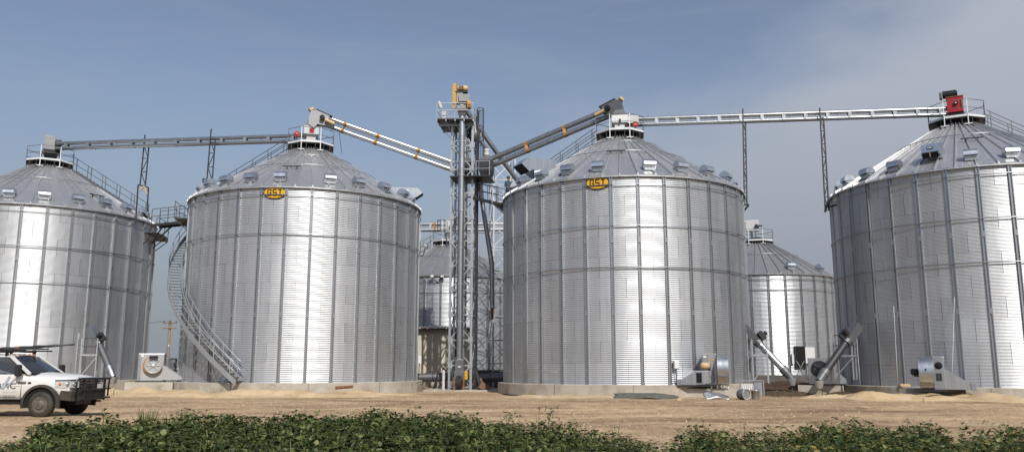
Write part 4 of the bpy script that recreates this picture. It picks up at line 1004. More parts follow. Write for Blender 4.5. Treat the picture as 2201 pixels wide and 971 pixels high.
# fan of bin 3: axis turned, flat side plate to the left, curved wrapper to the right
drum_fan(f2, .14, .66, .82, .84, 'fan_steel', 'polished_sheet')
box_part('housing', (-.25, .25, .86), (.72, 1.0, 1.56), M['fan_steel'], f2, bev=.02)
box_part('front_panel', (-.18, -.262, .9), (.30, .02, 1.46), M['grey_paint'], f2)
box_part('maker_badge', (-.10, -.278, 1.32), (.13, .012, .11), M['yellow_paint'], f2); box_part('name_plate', (-.48, -.262, 1.48), (.16, .02, .10), M['white_plastic'], f2)
MB().lathe([(.08, -.05), (.17, 0), (.18, .36), (.12, .42)], 16, (-.28, -.28, 1.02), (-1, -.15, .0)).build('drive_motor', M['tan_motor'], f2)
MB().box((-.28, -.30, .98), (.14, .1, .26)).build('motor_plate', M['black_iron'], f2)
box_part('outlet_box', (-.62, -.05, .42), (.66, .75, .70), M['fan_steel'], f2, bev=.02); box_part('dark_door', (-.80, -.435, .42), (.26, .02, .50), M['void_black'], f2)
box_part('outlet_door', (-.50, -.437, .42), (.30, .02, .58), M['hood_steel'], f2)
wedge(f2, (-.9, -.40, .80), (-.9, -.40, .06), (-1.72, -.40, .30), (-1.72, -.40, .06), 1.1, (-.15, 1, 0))
box_part('duct_end', (-1.82, .1, .18), (.20, 1.2, .28), M['fan_steel'], f2)
bar_part('skid', (-1.9, -.42, .02), (.0, -.42, .02), .06, M['dark_steel'], f2)
for x in (-.2, .1, .35, .62): bar_part('skid_leg', (x, -.15, -.12), (x, -.15, .05), .07, M['white_steel'], f2)
path_part('motor_cable', [(-.3, -.42, .9), (-.1, -.5, .7), (.02, -.46, .45), (-.1, -.46, .2), (-.5, -.46, .08)], .012, M['black_rubber'], f2, 5)
# fan of bin 4: wrapper to the yard, wedge to the right
of4 = at(2008, 838, 40.2); f4 = thing('aeration_fan', 'bright scroll fan with a black motor in front of the rightmost bin', 'fan', of4, R_(-26), 'aeration fans')
drum_fan(f4, -.58, .02, .80, .82, 'fan_steel', 'polished_sheet')
box_part('housing', (.26, .15, .80), (.48, 1.05, 1.56), M['hood_steel'], f4, bev=.02)
box_part('inlet_panel', (.26, -.385, .80), (.44, .02, 1.5), M['polished_sheet'], f4)
MB().lathe([(.16, 0), (.17, .02), (.02, .02)], 16, (.26, -.397, 1.16), (0, -1, 0)).build('inlet_throat', M['void_black'], f4)
box_part('dark_slot', (.24, -.398, .62), (.26, .012, .36), M['dark_steel'], f4)
box_part('name_plate', (-.3, -.81, .98), (.07, .03, .09), M['black_iron'], f4)
MB().lathe([(.08, 0), (.15, .04), (.16, .30), (.10, .36)], 16, (-.60, -.2, .86), (-1, 0, 0)).build('drive_motor', M['black_iron'], f4)
MB().box((-.72, -.2, .68), (.22, .22, .08)).build('motor_plate', M['black_iron'], f4)
wedge(f4, (.50, -.30, 1.02), (.50, -.30, .05), (1.55, -.20, .34), (1.55, -.20, .05), 1.0, (0, 1, 0), 'hood_steel')
box_part('duct_end', (1.66, .25, .18), (.2, 1.0, .34), M['fan_steel'], f4)
bar_part('skid', (-.85, -.78, .0), (.6, -.62, .0), .09, M['black_iron'], f4)
bar_part('skid', (-.7, .1, .0), (.6, .1, .0), .09, M['black_iron'], f4)
# fan with round dark inlet between bins 3 and 4
o3 = at(1768, 826, 46.8); f3 = thing('aeration_fan', 'dark square fan with a round black inlet behind the black tube', 'fan', o3, R_(-20), 'aeration fans')
box_part('housing', (-.1, .45, .74), (1.22, .85, 1.44), M['grey_steel'], f3, bev=.02)
box_part('front_panel', (-.1, .015, .74), (1.18, .03, 1.40), M['fan_steel'], f3)
fan_inlet(f3, (-.10, -.002, .86), .42, (0, -1, 0), 'void_black', 'dark_steel', None, 9)
wedge(f3, (.5, .06, 1.0), (.5, .06, .05), (1.25, .1, .3), (1.25, .1, .05), .9, (0, 1, 0), 'fan_steel')
bar_part('skid', (-.75, .1, .0), (1.2, .1, .0), .08, M['black_iron'], f3)
# footings the fans stand on
def pad(label, c, s, rz):
    o_ = MB().box((0, 0, s[2] / 2 - .3), (s[0], s[1], s[2] + .6), bev=.02).build('concrete_pad', M['concrete'], None, c, (0, 0, rz)); tag(o_, label, 'concrete pad', 'concrete pads under the fans')
def padz(p, rz): q = Vector(p); q.z = 0; return q
pad('concrete pad under the pale fan with the orange grille', padz(o1 + V(-.1, .35, 0), 0), (2.6, 1.5, o1.z - .01), R_(16))
pad('stained concrete pad under the scroll fan with the tan motor', padz(of_ + V(.05, .9, 0), 0), (3.0, 2.0, of_.z - .13), R_(-14))
pad('low concrete pad under the dark square fan', padz(o3 + V(.1, .6, 0), 0), (2.4, 1.3, max(.1, o3.z - .04)), R_(-20))
pad('concrete pad behind the scroll fan before the rightmost bin', padz(of4 + V(.6, 1.1, 0), 0), (2.6, 1.4, .5), R_(-26))

# ------------------------------------------------------------------ unloading tubes
def unload_tube(label, a, b_, r, mat, ends='grey_steel', cone='frame_steel', flip=1):
    a = Vector(a); b_ = Vector(b_); t = thing('unload_tube', label, 'auger tube', b_, 0, 'unloading tubes')
    a = a - b_; d, s, u, L = frame_of(a, (0, 0, 0))
    MB().tube(a, -d * .55, r, 18).build('tube', M[mat], t)
    MB().tube(-d * .75, -d * .42, r + .05, 18).build('sleeve', M[ends], t)
    MB().tube(-d * .42, (0, 0, -.02), r + .03, 18, r * .95).build('elbow', M[ends], t)
    MB().lathe([(r * 1.28, .0), (r * 1.2, -.12), (r * .8, -.40)], 18, (0, 0, .02)).build('mouth', M[cone], t)
    MB().tube(a - d * .02, a + d * .28, r + .07, 18).build('collar', M[ends], t)
    bx = MB(); c = a - d * .38
    bx.loft([[c + s * x + u * z + d * q for x, z in ((-.24, -.24), (.24, -.24), (.24, .24), (-.24, .24))] for q in (-.75, .42)]); bx.build('inlet_box', M[ends], t)
    k = a - d * .02 + u * .42
    MB().box(k, (.5, .35, .28), rot=(0, -math.atan2(d.z, d.x) if flip > 0 else math.atan2(d.z, -d.x), 0)).build('gear_box', M['dark_steel'], t)
    MB().tube(k + s * .25 * flip, k + s * .25 * flip + u * .3, .12, 12).build('drive_motor', M['dark_steel'], t)
    return t
unload_tube('dark unloading tube hanging off the leftmost bin behind the truck', at(211, 734, 50.9), at(243.5, 810, 50.0), .20, 'grey_steel', 'fan_steel')
unload_tube('bright unloading tube slanting down right of the bin beside the tower', at(1626, 732, 47.6), at(1702, 813, 46.8), .19, 'tube_steel', 'grey_steel', 'frame_steel', -1)
unload_tube('dark unloading tube slanting down left of the rightmost bin', at(1822, 730, 44.6), at(1760, 818, 43.6), .20, 'dark_steel', 'grey_steel', 'frame_steel', -1)
# service stands below the tubes
def stand(label, o, w, d, h, rz, ladder=True, rail=1.0):
    t = thing('service_stand', label, 'service platform', o, rz, 'service platforms by the unloading tubes')
    for sx in (-1, 1):
        for sy in (-1, 1): bar_part('leg', (sx * w / 2, sy * d / 2, 0), (sx * w / 2, sy * d / 2, h + (rail if sy < 0 or sx > 0 else 0)), .06, M['frame_steel'], t)
    box_part('deck', (0, 0, h), (w + .1, d + .1, .10), M['frame_steel'], t)
    for z in (h + rail, h + rail * .5): bar_part('rail', (-w / 2, -d / 2, z), (w / 2, -d / 2, z), .04, M['dark_steel'], t); bar_part('rail', (w / 2, -d / 2, z), (w / 2, d / 2, z), .04, M['dark_steel'], t)
    bar_part('brace', (-w / 2, -d / 2, .1), (w / 2, -d / 2, h - .1), .05, M['frame_steel'], t)
    if ladder:
        for y in (-.2, .2): bar_part('ladder_rail', (-w / 2 - .25, y, 0), (-w / 2 - .25, y, h + rail + .3), .045, M['frame_steel'], t)
        for k in range(int((h + rail) / .3)): bar_part('rung', (-w / 2 - .25, -.2, .25 + .3 * k), (-w / 2 - .25, .2, .25 + .3 * k), .028, M['frame_steel'], t)
    return t
stand('railed service platform with a ladder at the leftmost bin', at(188, 815, 50.6), .85, .8, 1.45, R_(20))
stand('galvanized service platform under the bright unloading tube', at(1636, 823, 47.3), .8, .7, 1.55, R_(-15), True, .9)
stand('service platform under the dark unloading tube beside the rightmost bin', at(1819, 815, 45.2), .95, .7, 1.25, R_(-35), False, 1.1)

# black open hatch of the back bin
hz = thing('access_hatch', 'open access hatch showing a black hole in the small back bin', 'hatch', bw(6, 6.55, 26.8, 1.45), bin_rot(6) + R_(26.8))
box_part('opening', (0, -.03, .85), (.78, .06, 1.6), M['void_black'], hz)
for sx in (-1, 1): bar_part('jamb', (sx * .42, -.06, 0), (sx * .42, -.06, 1.7), .08, M['dark_steel'], hz)
for z in (.02, 1.68): bar_part('jamb', (-.45, -.06, z), (.45, -.06, z), .08, M['dark_steel'], hz)
dl = box_part('hatch_door', (.84, -.14, 1.0), (.76, .05, 1.3), M['white_steel'], hz, rot=(0, 0, R_(-14)))
bar_part('door_brace', (-.33, -.04, -.55), (.33, -.04, .55), .05, M['frame_steel'], dl); bar_part('door_brace', (.33, -.05, -.55), (-.33, -.05, .55), .05, M['frame_steel'], dl)
box_part('panel_box', (-.66, -.08, .72), (.18, .12, .75), M['white_plastic'], hz)

# electrical boxes and conduits on the walls
def wall_box(label, b, deg, z, w, h, mat, conduit=True):
    t = thing('electrical_box', label, 'electrical box', bw(b, BINS[b][2] + .2, deg, z), bin_rot(b) + R_(deg), 'electrical boxes on the bins')
    box_part('case', (0, 0, 0), (w, .2, h), M[mat], t, bev=.015); box_part('case_door', (0, -.11, 0), (w * .86, .02, h * .88), M[mat], t)
    if conduit: path_part('conduit', [(0, 0, -h / 2), (.02, .02, -h / 2 - .6), (.15, .05, -h / 2 - .85), (.5, .05, -h / 2 - .95)], .03, M['dark_steel'], t)
wall_box('small white electrical box with a conduit on the bin beside the tower', 3, 20.4, 1.66, .26, .42, 'white_plastic')
wall_box('pale electrical box low on the right edge of the spiral-stair bin', 2, 84, 2.0, .3, .5, 'white_plastic')
wall_box('small pale box low on the right edge of the leftmost bin', 1, 62, 2.0, .22, .35, 'pale_paint')
# conduit up bin 3
o_ = path_part('wall_conduit', [bw(3, 7.47, -46, z) for z in (.7, 3, 6, 9, 11.5)], .028, M['frame_steel'], None); tag(o_, 'thin conduit running up the left side of the bin beside the tower', 'conduit')
o_ = path_part('wall_conduit', [bw(2, 7.5, 93, z) for z in (.7, 3, 6, 8, 9.6)] + [bw(2, 7.6, 92, 11.2)], .025, M['frame_steel'], None); tag(o_, 'thin conduit running up the right edge of the spiral-stair bin', 'conduit')
for b, degs, z, lab in ((3, (-90,), 1.1, 'x'),):
    o_ = path_part('guard_wire', [bw(3, 7.62, a, 1.28) for a in range(-88, -25, 6)], .014, M['frame_steel'], None, 5); tag(o_, 'thin wire strung low round the left side of the bin beside the tower', 'wire')
# flood lights
def flood(label, o, rz, arm, heads):
    t = thing('flood_light', label, 'flood light', o, rz, 'flood lights')
    path_part('arm', arm, .035, M['black_iron'], t)
    for p, r in heads: MB().box(p, (.34, .16, .26), rot=r, bev=.02).build('lamp_head', M['black_iron'], t); MB().box(Vector(p) + V(0, -.09, .0), (.26, .02, .19), rot=r).build('lens', M['white_plastic'], t)
flood('black flood light on a curved arm at the right edge of the spiral-stair bin', bw(2, 7.45, 88, 8.9), 0, [(0, 0, 0), (.22, -.05, .05), (.3, -.05, .3), (.35, -.05, .55)], (((.38, -.1, .72), (.4, .3, .3)),))
flood('pair of flood lights under the eave of the back bin left of the tower', bw(5, 6.6, -8.5, 8.5), bin_rot(5), [(-.36, -.2, .35), (-.2, -.15, .1), (0, 0, 0), (.2, -.15, .1), (.36, -.2, .35)], (((-.42, -.25, .45), (0, 0, .2)), ((.42, -.25, .45), (0, 0, -.2))))
# white ropes on bin 4
for k, (d0, z0, d1, z1, lab) in enumerate(((-6.2, 5.0, -8.6, .6, 'thin white rope slanting from the wall to the bright scroll fan'), (-29.5, 4.7, -29.0, .6, 'thin white rope on the wall left of the bright scroll fan'), (-51, 4.0, -48, .6, 'thin white rope near the dark unloading tube of the rightmost bin'))):
    o_ = path_part('rope', [bw(4, 7.5 + (.9 if k == 0 else .25) * i / 4, d0 + (d1 - d0) * i / 4, z0 + (z1 - z0) * i / 4) for i in range(5)], .011, M['white_steel'], None, 5); tag(o_, lab, 'rope')

# ------------------------------------------------------------------ shed behind the tower
sx0, sx1, sy = at(850, 760, 62.5).x, at(1012, 760, 62.5).x, 62.5
sw = sx1 - sx0; sh_z = at(930, 706, 62.5).z
shd = thing('metal_shed', 'beige ribbed metal shed behind the lattice tower', 'shed', ((sx0 + sx1) / 2, sy, 0))
box_part('plinth', (0, 1.9, .35), (sw + .2, 4.0, .9), M['concrete'], shd)
MB().box((0, 1.9, (sh_z + .8) / 2), (sw - .06, 3.74, sh_z - .86)).build('core', M['liner'], shd)
pw = sw / 14
for k in range(14):
    x = -sw / 2 + pw * k; mb = MB(); y0 = -.0
    pr = [(0, 0), (pw * .36, 0), (pw * .40, -.03), (pw * .52, -.03), (pw * .56, 0), (pw - .008, 0)]
    vs_ = [(x + u, y0 + v, .8) for u, v in pr] + [(x + u, y0 + v, sh_z - .05) for u, v in pr]
    mb.add(vs_, [(i, i + 1, 7 + i, 6 + i) for i in range(5)]).build('siding_panel', M['siding'] if k not in (10, 11) else M['grey_paint'], shd)
box_part('door_gap', (sw / 2 - pw * 2.6, -.04, 2.5), (.32, .03, 3.4), M['void_black'], shd)
for sgn in (-1, 1): box_part('corner_trim', (sgn * sw / 2, -.01, (sh_z + .75) / 2), (.14, .08, sh_z - .8), M['pale_paint'], shd)
MB().box((0, 1.8, sh_z + .12), (sw + .5, 4.5, .10), rot=(R_(4), 0, 0)).build('roof', M['dark_steel'], shd)
for k in range(20): MB().box((-sw / 2 + (k + .5) * sw / 20, 1.8, sh_z + .20), (.10, 4.52, .07), rot=(R_(4), 0, 0)).build('roof_rib', M['siding'], shd)
# pit wall and tubes at the foot of the back bin
o_ = MB().box((0, 0, .45), (7.0, .5, 1.7)).box((0, -.27, 1.05), (7.02, .06, .10)).build('pit_wall', M['liner'], None, (at(1080, 800, 63).x, 63.2, 0)); tag(o_, 'low dark wall behind the foot of the tower', 'wall')
for i, (xa, xb, ya, Yv, lab) in enumerate(((888, 975, 811, 57.0, 'dark grey auger pipe lying left of the tower foot'), (1022, 1086, 812, 57.6, 'dark grey auger pipe lying right of the tower foot'))):
    a, c = at(xa, ya, Yv), at(xb, ya - 2, Yv); t = thing('auger_pipe', lab, 'pipe', a, 0, 'auger pipes at the tower foot')
    MB().tube((0, 0, 0), c - a, .28, 16).build('pipe', M['grey_steel'], t)
    for f in (.02, .5, .98): MB().tube((c - a) * (f - .01), (c - a) * (f + .01), .33, 16).build('flange', M['dark_steel'], t)
    for f in (.2, .8): p = (c - a) * f; bar_part('leg', p, V(p.x, p.y, -a.z), .12, M['dark_steel'], t)
# slab under the tower, posts and clutter at its foot
o_ = MB().box((0, 0, .02), (5.2, 5.0, .16), bev=.02).build('tower_slab', M['concrete'], None, (TX + .3, TY + .3, 0)); tag(o_, 'grey concrete slab under the lattice tower', 'slab')
o_ = MB().tube((0, 0, 0), (0, 0, 1.25), .09, 12).lathe([(.10, 1.25), (.08, 1.32), (.0, 1.35)], 12).build('bollard', M['pale_paint'], None, tuple(at(953, 836, 53.0).xy) + (0,)); tag(o_, 'thin pale bollard standing left of the tower foot', 'bollard')
o_ = MB().lathe([(.2, 0), (.33, .2), (.30, .45), (.12, .6)], 14).box((.1, -.1, .3), (.3, .3, .3)).build('sack_heap', M['concrete'], None, tuple(at(934, 828, 58.5).xy) + (0,), (.2, .1, 0)); tag(o_, 'pale crumpled sack left of the tower foot', 'sack')
for i, (pa, pb, lab) in enumerate((((1022, 795), (1036, 836), 'dark plank leaning against the right side of the tower foot'), ((1030, 812), (1044, 836), 'short rusty plank leaning right of the tower foot'))):
    a, c = at(*pa, 54.0), at(*pb, 53.2); c.z = .05; o_ = MB().bar(Vector((0, 0, 0)), a - c, .22, .06).build('leaning_plank', M['weathered_wood' if i else 'dark_steel'], None, c); tag(o_, lab, 'plank')
o_ = MB().box((0, 0, .22), (.7, .6, .42), rot=(0, .5, .3)).build('wooden_crate', M['weathered_wood'], None, tuple(at(1040, 836, 53.6).xy) + (.05,)); tag(o_, 'brown tilted crate right of the tower foot', 'crate')
for i, (pa, pb) in enumerate((((946, 785), (931, 826)), ((951, 790), (953, 832)))):
    a, c = at(*pa, 56.4), at(*pb, 56.0); c.z = .05; o_ = MB().path([V(0, 0, 0), (a - c) * .8, (a - c), (a - c) + V(.3, 0, -.25)], .05, 8).build('hose_pipe', M['dark_steel'], None, c); tag(o_, ('bent dark pipe leaning in front of the beige shed', 'straight dark pipe leaning beside the tower leg')[i], 'pipe')

# ------------------------------------------------------------------ utility pole far behind
up = thing('utility_pole', 'brown wooden utility pole in the gap left of the spiral-stair bin', 'utility pole', tuple(at(360, 775, 104).xy) + (0,), R_(20))
zt = at(367, 688, 104).z
MB().tube((0, 0, -.5), (0, 0, zt), .22, 12, .15).build('pole', M['wood'], up)
for z in (zt - .35, zt - 1.0): bar_part('crossarm', (-.8, -.2, z), (.8, -.2, z), .12, M['weathered_wood'], up)
for x in (-.7, 0, .7): MB().lathe([(.05, 0), (.09, .08), (.05, .2)], 8, (x, -.2, zt - .29)).build('insulator', M['dark_steel'], up)
for k in range(2): path_part('power_wire', [(-.7 + .7 * k - i * 3.0, -.2 - i * .3, zt - .1 - .06 * i * (8 - i)) for i in range(9)], .018, M['dark_steel'], up, 4)
# small things by the pale fan
sh2 = thing('fuel_tank', 'small pale tank behind the pale fan, half hidden', 'tank', tuple(at(374, 812, 57.5).xy) + (0,))
MB().lathe([(.2, 0), (.55, .05), (.55, 1.3), (.3, 1.55), (.1, 1.6)], 18).build('tank_body', M['white_plastic'], sh2); MB().tube((-.5, 0, 0), (-.5, 0, 2.9), .05, 8).build('vent_pipe', M['frame_steel'], sh2)
MB().lathe([(.02, -.05), (.09, 0), (.02, .08)], 10, (-.5, 0, 2.95)).build('vent_cap', M['white_steel'], sh2)
for i, p in enumerate(((361, 806), (388, 800))): pass
cab = thing('control_cabinet', 'grey control cabinet behind the pale fan', 'cabinet', tuple(at(362, 815, 55).xy) + (0,))
box_part('case', (0, 0, 1.05), (.85, .4, 2.1), M['grey_paint'], cab, bev=.02); box_part('cabinet_door', (0, -.21, 1.1), (.74, .02, 1.8), M['fan_steel'], cab)

# ------------------------------------------------------------------ sand banks along the footings
def mound(label, c, lx, ly, h, seed, rz=0.0, n=(40, 20), name='sand_bank', mat='sand', cat='sand pile', group='sand banks along the footings'):
    rs = np.random.RandomState(seed); nx, ny = n
    vs_, fs_ = [], []
    ph = rs.uniform(0, 6.28, 12); fr = rs.uniform(1.5, 9, 12)
    for j in range(ny + 1):
        for i in range(nx + 1):
            u, v = 2 * i / nx - 1, 2 * j / ny - 1
            e = max(0.0, 1 - u ** 4) * max(0.0, 1 - v * v) ** 1.2
            k = .62 + sum(.075 * math.sin(fr[q] * u * 2.2 + fr[q + 1] * v + ph[q]) for q in range(11))
            z = h * e * max(.05, k) - .04 + rs.normal(0, .006)
            vs_.append((u * lx, v * ly * (1 + .12 * math.sin(3 * u + ph[0])), z))
    for j in range(ny):
        for i in range(nx): a = j * (nx + 1) + i; fs_.append((a, a + 1, a + nx + 2, a + nx + 1))
    o_ = MB().add(vs_, fs_, None, True).build(name, M[mat], None, c, (0, 0, rz)); tag(o_, label, cat, group)
    return o_
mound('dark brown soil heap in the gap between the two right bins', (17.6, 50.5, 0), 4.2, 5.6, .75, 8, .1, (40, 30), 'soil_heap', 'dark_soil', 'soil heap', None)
def g0(px, py, z=0.0):
    u = (px - CXP) / FPX; v = (CYP - py) / FPX
    d = Vector((u, math.cos(PITCH) - v * math.sin(PITCH), math.sin(PITCH) + v * math.cos(PITCH)))
    return Vector((0, 0, CAM_H)) + d * ((z - CAM_H) / d.z)
mound('long pale sand bank along the footing of the spiral-stair bin', (-13.2, 45.0, 0), 8.8, 1.9, .42, 1, 0.05, (70, 18))
mound('pale sand bank below the pale fan at the end of the truck', (-20.4, 46.6, 0), 4.2, 2.2, .50, 2, .25)
mound('low sand bank under the left part of the bin beside the tower', (3.2, 43.0, 0), 4.4, 1.2, .22, 3, -.12)
mound('heaped sand bank left of the bright scroll fan', (19.3, 40.4, 0), 3.6, 1.5, .50, 4, -.25, (60, 20))
mound('long sand bank running right from below the bright scroll fan', (24.6, 37.9, 0), 4.6, 1.7, .50, 5, -.3, (60, 20))
mound('small sand bank in front of the dark square fan', (16.3, 42.4, 0), 2.0, 1.1, .30, 6, -.1)

# ------------------------------------------------------------------ things lying in the yard
def lying_path(name, label, cat, pts, r, mat, n=8):
    o = g0(*pts[0]); o_ = MB().path([g0(*p) - o + V(0, 0, r + p_z) for p, p_z in ((p, 0) for p in pts)], r, n).build(name, M[mat], None, o); tag(o_, label, cat); return o_
lying_path('bent_rod', 'long bent dark rod lying on the sand below the spiral stairs', 'rod', [(372, 843), (420, 845.5), (470, 848), (530, 847.5), (590, 845), (628, 842)], .05, 'weathered_wood')
bpz = at(722, 837, 44.6); o_ = MB().tube((0, 0, .1), Vector(at(757, 834.5, 44.2)) - Vector(bpz) + V(0, 0, .1), .085, 10).build('rusty_pipe', M['rust'], None, bpz); tag(o_, 'short rusty pipe lying on the sand before the spiral-stair bin', 'pipe')
pl = thing('plank_stack', 'small stack of pale planks left of the tower foot', 'planks', g0(915, 838))
for k, (x, y, z, a) in enumerate(((0, 0, .05, .03), (.1, .1, .12, -.05), (-.2, .05, .19, .1))): MB().box((x, y, z), (1.1 - .2 * k, .2, .06), rot=(0, 0, a)).build('plank', M['wood'], pl)
o_ = MB().bar((0, 0, .08), Vector(g0(2205, 858)) - Vector(g0(2130, 855)) + V(0, 0, .08), .14, .12).build('timber_beam', M['weathered_wood'], None, g0(2130, 855) + V(0, 0, .25)); tag(o_, 'dark timber beam lying on the sand at the right picture edge', 'beam')
o_ = MB().box((0, 0, .07), (.42, .22, .13), bev=.01).box((.27, 0, .06), (.12, .18, .11)).build('wood_block', M['tan_motor'], None, bw(4, 7.58, -27.5, .55)); tag(o_, 'small tan block on the footing of the rightmost bin', 'block')
# tarpaulin sheet crumpled at the footing
def sheet(name, label, cat, c, lx, ly, hz, mat, seed, rz=0.0, curl=0.0, n=(18, 8)):
    rs = np.random.RandomState(seed); vs_, fs_ = [], []; p = rs.uniform(0, 6, 6)
    nx, ny = n
    for j in range(ny + 1):
        for i in range(nx + 1):
            u, v = i / nx, j / ny
            z = .03 + hz * (v ** .8) * (.75 + .25 * math.sin(5 * u + p[0])) + .03 * math.sin(9 * u + 4 * v + p[1]) + curl * math.sin(math.pi * u)
            vs_.append(((u - .5) * lx * (1 + .04 * math.sin(7 * v + p[2])), (v - .5) * ly, max(.012, z)))
    for j in range(ny):
        for i in range(nx): a = j * (nx + 1) + i; fs_.append((a, a + 1, a + nx + 2, a + nx + 1))
    o_ = MB().add(vs_, fs_, None, True).build(name, M[mat], None, c, (0, 0, rz)); tag(o_, label, cat)
    s = o_.modifiers.new('thick', 'SOLIDIFY'); s.thickness = .012
    return o_
sheet('tarpaulin', 'dark olive tarpaulin crumpled on the ground before the footing', 'tarpaulin', g0(1388, 856), 3.1, .9, .26, 'tarp', 4, -.05)
sheet('steel_sheet', 'bent shiny steel sheet lying under the scroll fan with the tan motor', 'metal sheet', g0(1540, 857), 1.18, .55, .28, 'fan_steel', 9, .0, .05)
bk = thing('bucket', 'grey metal bucket standing by the end of the footing', 'bucket', g0(1624, 857.5))
MB().lathe([(.18, 0), (.215, .40), (.235, .41), (.235, .44), (.20, .44), (.17, .05), (.02, .04)], 20).build('bucket_body', M['fan_steel'], bk)
path_part('bail_handle', [(.22 * math.cos(a), .08, .42 + .1 * math.sin(a)) for a in np.linspace(0, math.pi, 8)], .008, M['dark_steel'], bk, 5)
dr = thing('steel_drum', 'short grey drum lying on its side with its open ring towards the yard', 'drum', g0(1599, 858) + V(0, 0, .25), R_(28))
MB().lathe([(.24, .0), (.25, .45), (.23, .45), (.21, .02), (.02, .03)], 22, (0, .25, 0), (0, -1, .0)).build('drum_body', M['grey_steel'], dr)
MB().lathe([(.255, -.03), (.275, .0), (.255, .03), (.225, .0), (.255, -.03)], 22, (0, -.2, 0), (0, -1, 0)).build('drum_ring', M['fan_paint'], dr)
MB().box((.02, -.05, .03), (.2, .1, .08), rot=(.3, .4, .2)).build('scrap', M['fan_steel'], dr)
cr_ = thing('steel_crate', 'grey sheet steel box with a grid plate at the end of the footing', 'box', g0(1618, 852), R_(-8))
box_part('side_panel', (.32, .3, .42), (.44, .5, .80), M['fan_steel'], cr_, bev=.01); bar_part('top_frame', (-.62, 0, .84), (.56, 0, .84), .05, M['fan_steel'], cr_); bar_part('post', (-.62, 0, 0), (-.62, 0, .84), .05, M['fan_steel'], cr_); bar_part('post', (.58, 0, 0), (.58, 0, .84), .06, M['fan_steel'], cr_)
gp = box_part('grid_plate', (-.22, .12, .55), (.62, .02, .40), M['white_steel'], cr_)
for k in range(6): bar_part('grid_bar', (-.27 + .1 * k - .22, .1, .36), (-.27 + .1 * k - .16, .1, .74), .015, M['dark_steel'], gp)
o_ = MB().box((0, 0, .12), (1.0, .7, .22), rot=(.05, .1, .2), bev=.02).build('stone_block', M['concrete'], None, g0(1642, 843)); tag(o_, 'flat grey slab leaning beyond the steel box', 'slab')
for i, (px, py, s_) in enumerate(((1459, 861, .14), (1300, 884, .06), (2020, 874, .05), (985, 851, .07), (1190, 900, .05))):
    rs = random.Random(i); n_ = 10
    o_ = MB().lathe([(s_ * .5, 0), (s_, s_ * .3), (s_ * .8, s_ * .7), (s_ * .2, s_ * .9)], 9, smooth=False).build('clod', M['sand'], None, g0(px, py), (rs.uniform(-.2, .2), .1, i)); tag(o_, ('largest pale clod of earth near the tarpaulin', 'small clod of earth in the track below the footing of the tower bin', 'small clod of earth in the track below the bright scroll fan', 'small clod of earth in front of the tower', 'small clod of earth close to the crop edge')[i], 'clod')
o_ = path_part('black_hose', [g0(1080, 848) + V(0, 0, .04), g0(1120, 851) + V(0, 0, .04), g0(1180, 850) + V(0, 0, .04), g0(1230, 852) + V(0, 0, .04), g0(1322, 851) + V(0, 0, .04)], .035, M['black_rubber'], None, 8); tag(o_, 'black hose lying along the footing right of the tower', 'hose')
# pebbles and crumbs all over the track
def pebbles():
    rs = np.random.RandomState(11); n = 24000
    Y = 18 + 27 * rs.rand(n) ** 1.25; X = (rs.rand(n) * 2 - 1) * (Y * .66 + 1)
    S = .010 + .030 * rs.rand(n) ** 2.6
    base = np.array([(1, 0, 0), (0, 1, 0), (-1, 0, 0), (0, -1, 0), (0, 0, .9), (0, 0, -.5)]); tri = np.array([(0, 1, 4), (1, 2, 4), (2, 3, 4), (3, 0, 4)])
    jit = 1 + .35 * rs.randn(n, 6, 1); a = rs.rand(n) * 6.28; c, s = np.cos(a)[:, None], np.sin(a)[:, None]
    v = base[None] * jit * S[:, None, None]; vx = v[..., 0] * c - v[..., 1] * s; vy = v[..., 0] * s + v[..., 1] * c
    Z = 0.02 * np.sin(0.35 * X + 0.8 * Y) + 0.015 * np.sin(1.1 * X - 0.4 * Y + 1) + 0.02 * np.sin(2.3 * Y + 0.15 * X)
    W = np.stack([vx + X[:, None], vy + Y[:, None], v[..., 2] + Z[:, None]], -1).reshape(-1, 3)
    F = (tri[None] + (np.arange(n) * 6)[:, None, None]).reshape(-1, 3)
    me = bpy.data.meshes.new('gravel'); me.from_pydata(W.tolist(), [], F.tolist()); me.materials.append(M['pebbles']); me.update()
    tag(inst('gravel', me), 'loose pebbles and crumbs of earth strewn over the track', 'gravel', None, 'stuff')
pebbles()

# ------------------------------------------------------------------ plants
RSP = np.random.RandomState(21)
def leaf_quads(n, size_lo, size_hi, pos, up_tilt=.5, rs=RSP, trif=True):
    """ovate leaflets: each two folded quads (6 verts)"""
    L = size_lo + (size_hi - size_lo) * rs.rand(n); W = L * (.30 + .08 * rs.rand(n))
    yaw = rs.rand(n) * 2 * np.pi; pitch = rs.normal(.05, up_tilt, n); roll = rs.normal(0, .35, n)
    f = np.stack([np.cos(yaw) * np.cos(pitch), np.sin(yaw) * np.cos(pitch), np.sin(pitch)], -1)
    s = np.stack([-np.sin(yaw), np.cos(yaw), np.zeros(n)], -1); u = np.cross(f, s); u *= np.sign(u[:, 2:3] + 1e-6)
    s2 = s * np.cos(roll)[:, None] + u * np.sin(roll)[:, None]; u2 = np.cross(f, s2); u2 *= np.sign(u2[:, 2:3] + 1e-6)
    P = pos
    def q(a, b, c): return P + f * (a * L)[:, None] + s2 * (b * W)[:, None] + u2 * (c * L)[:, None]
    v = np.stack([q(0, 0, 0), q(.38, 1, .07), q(.40, 0, -.02), q(.38, -1, .07), q(.78, .62, .05), q(.78, -.62, .05), q(1.0, 0, -.10)], 1)
    tri = np.array([(0, 2, 1), (0, 3, 2), (1, 2, 6), (2, 3, 6), (1, 6, 4), (3, 5, 6)])
    return v, tri
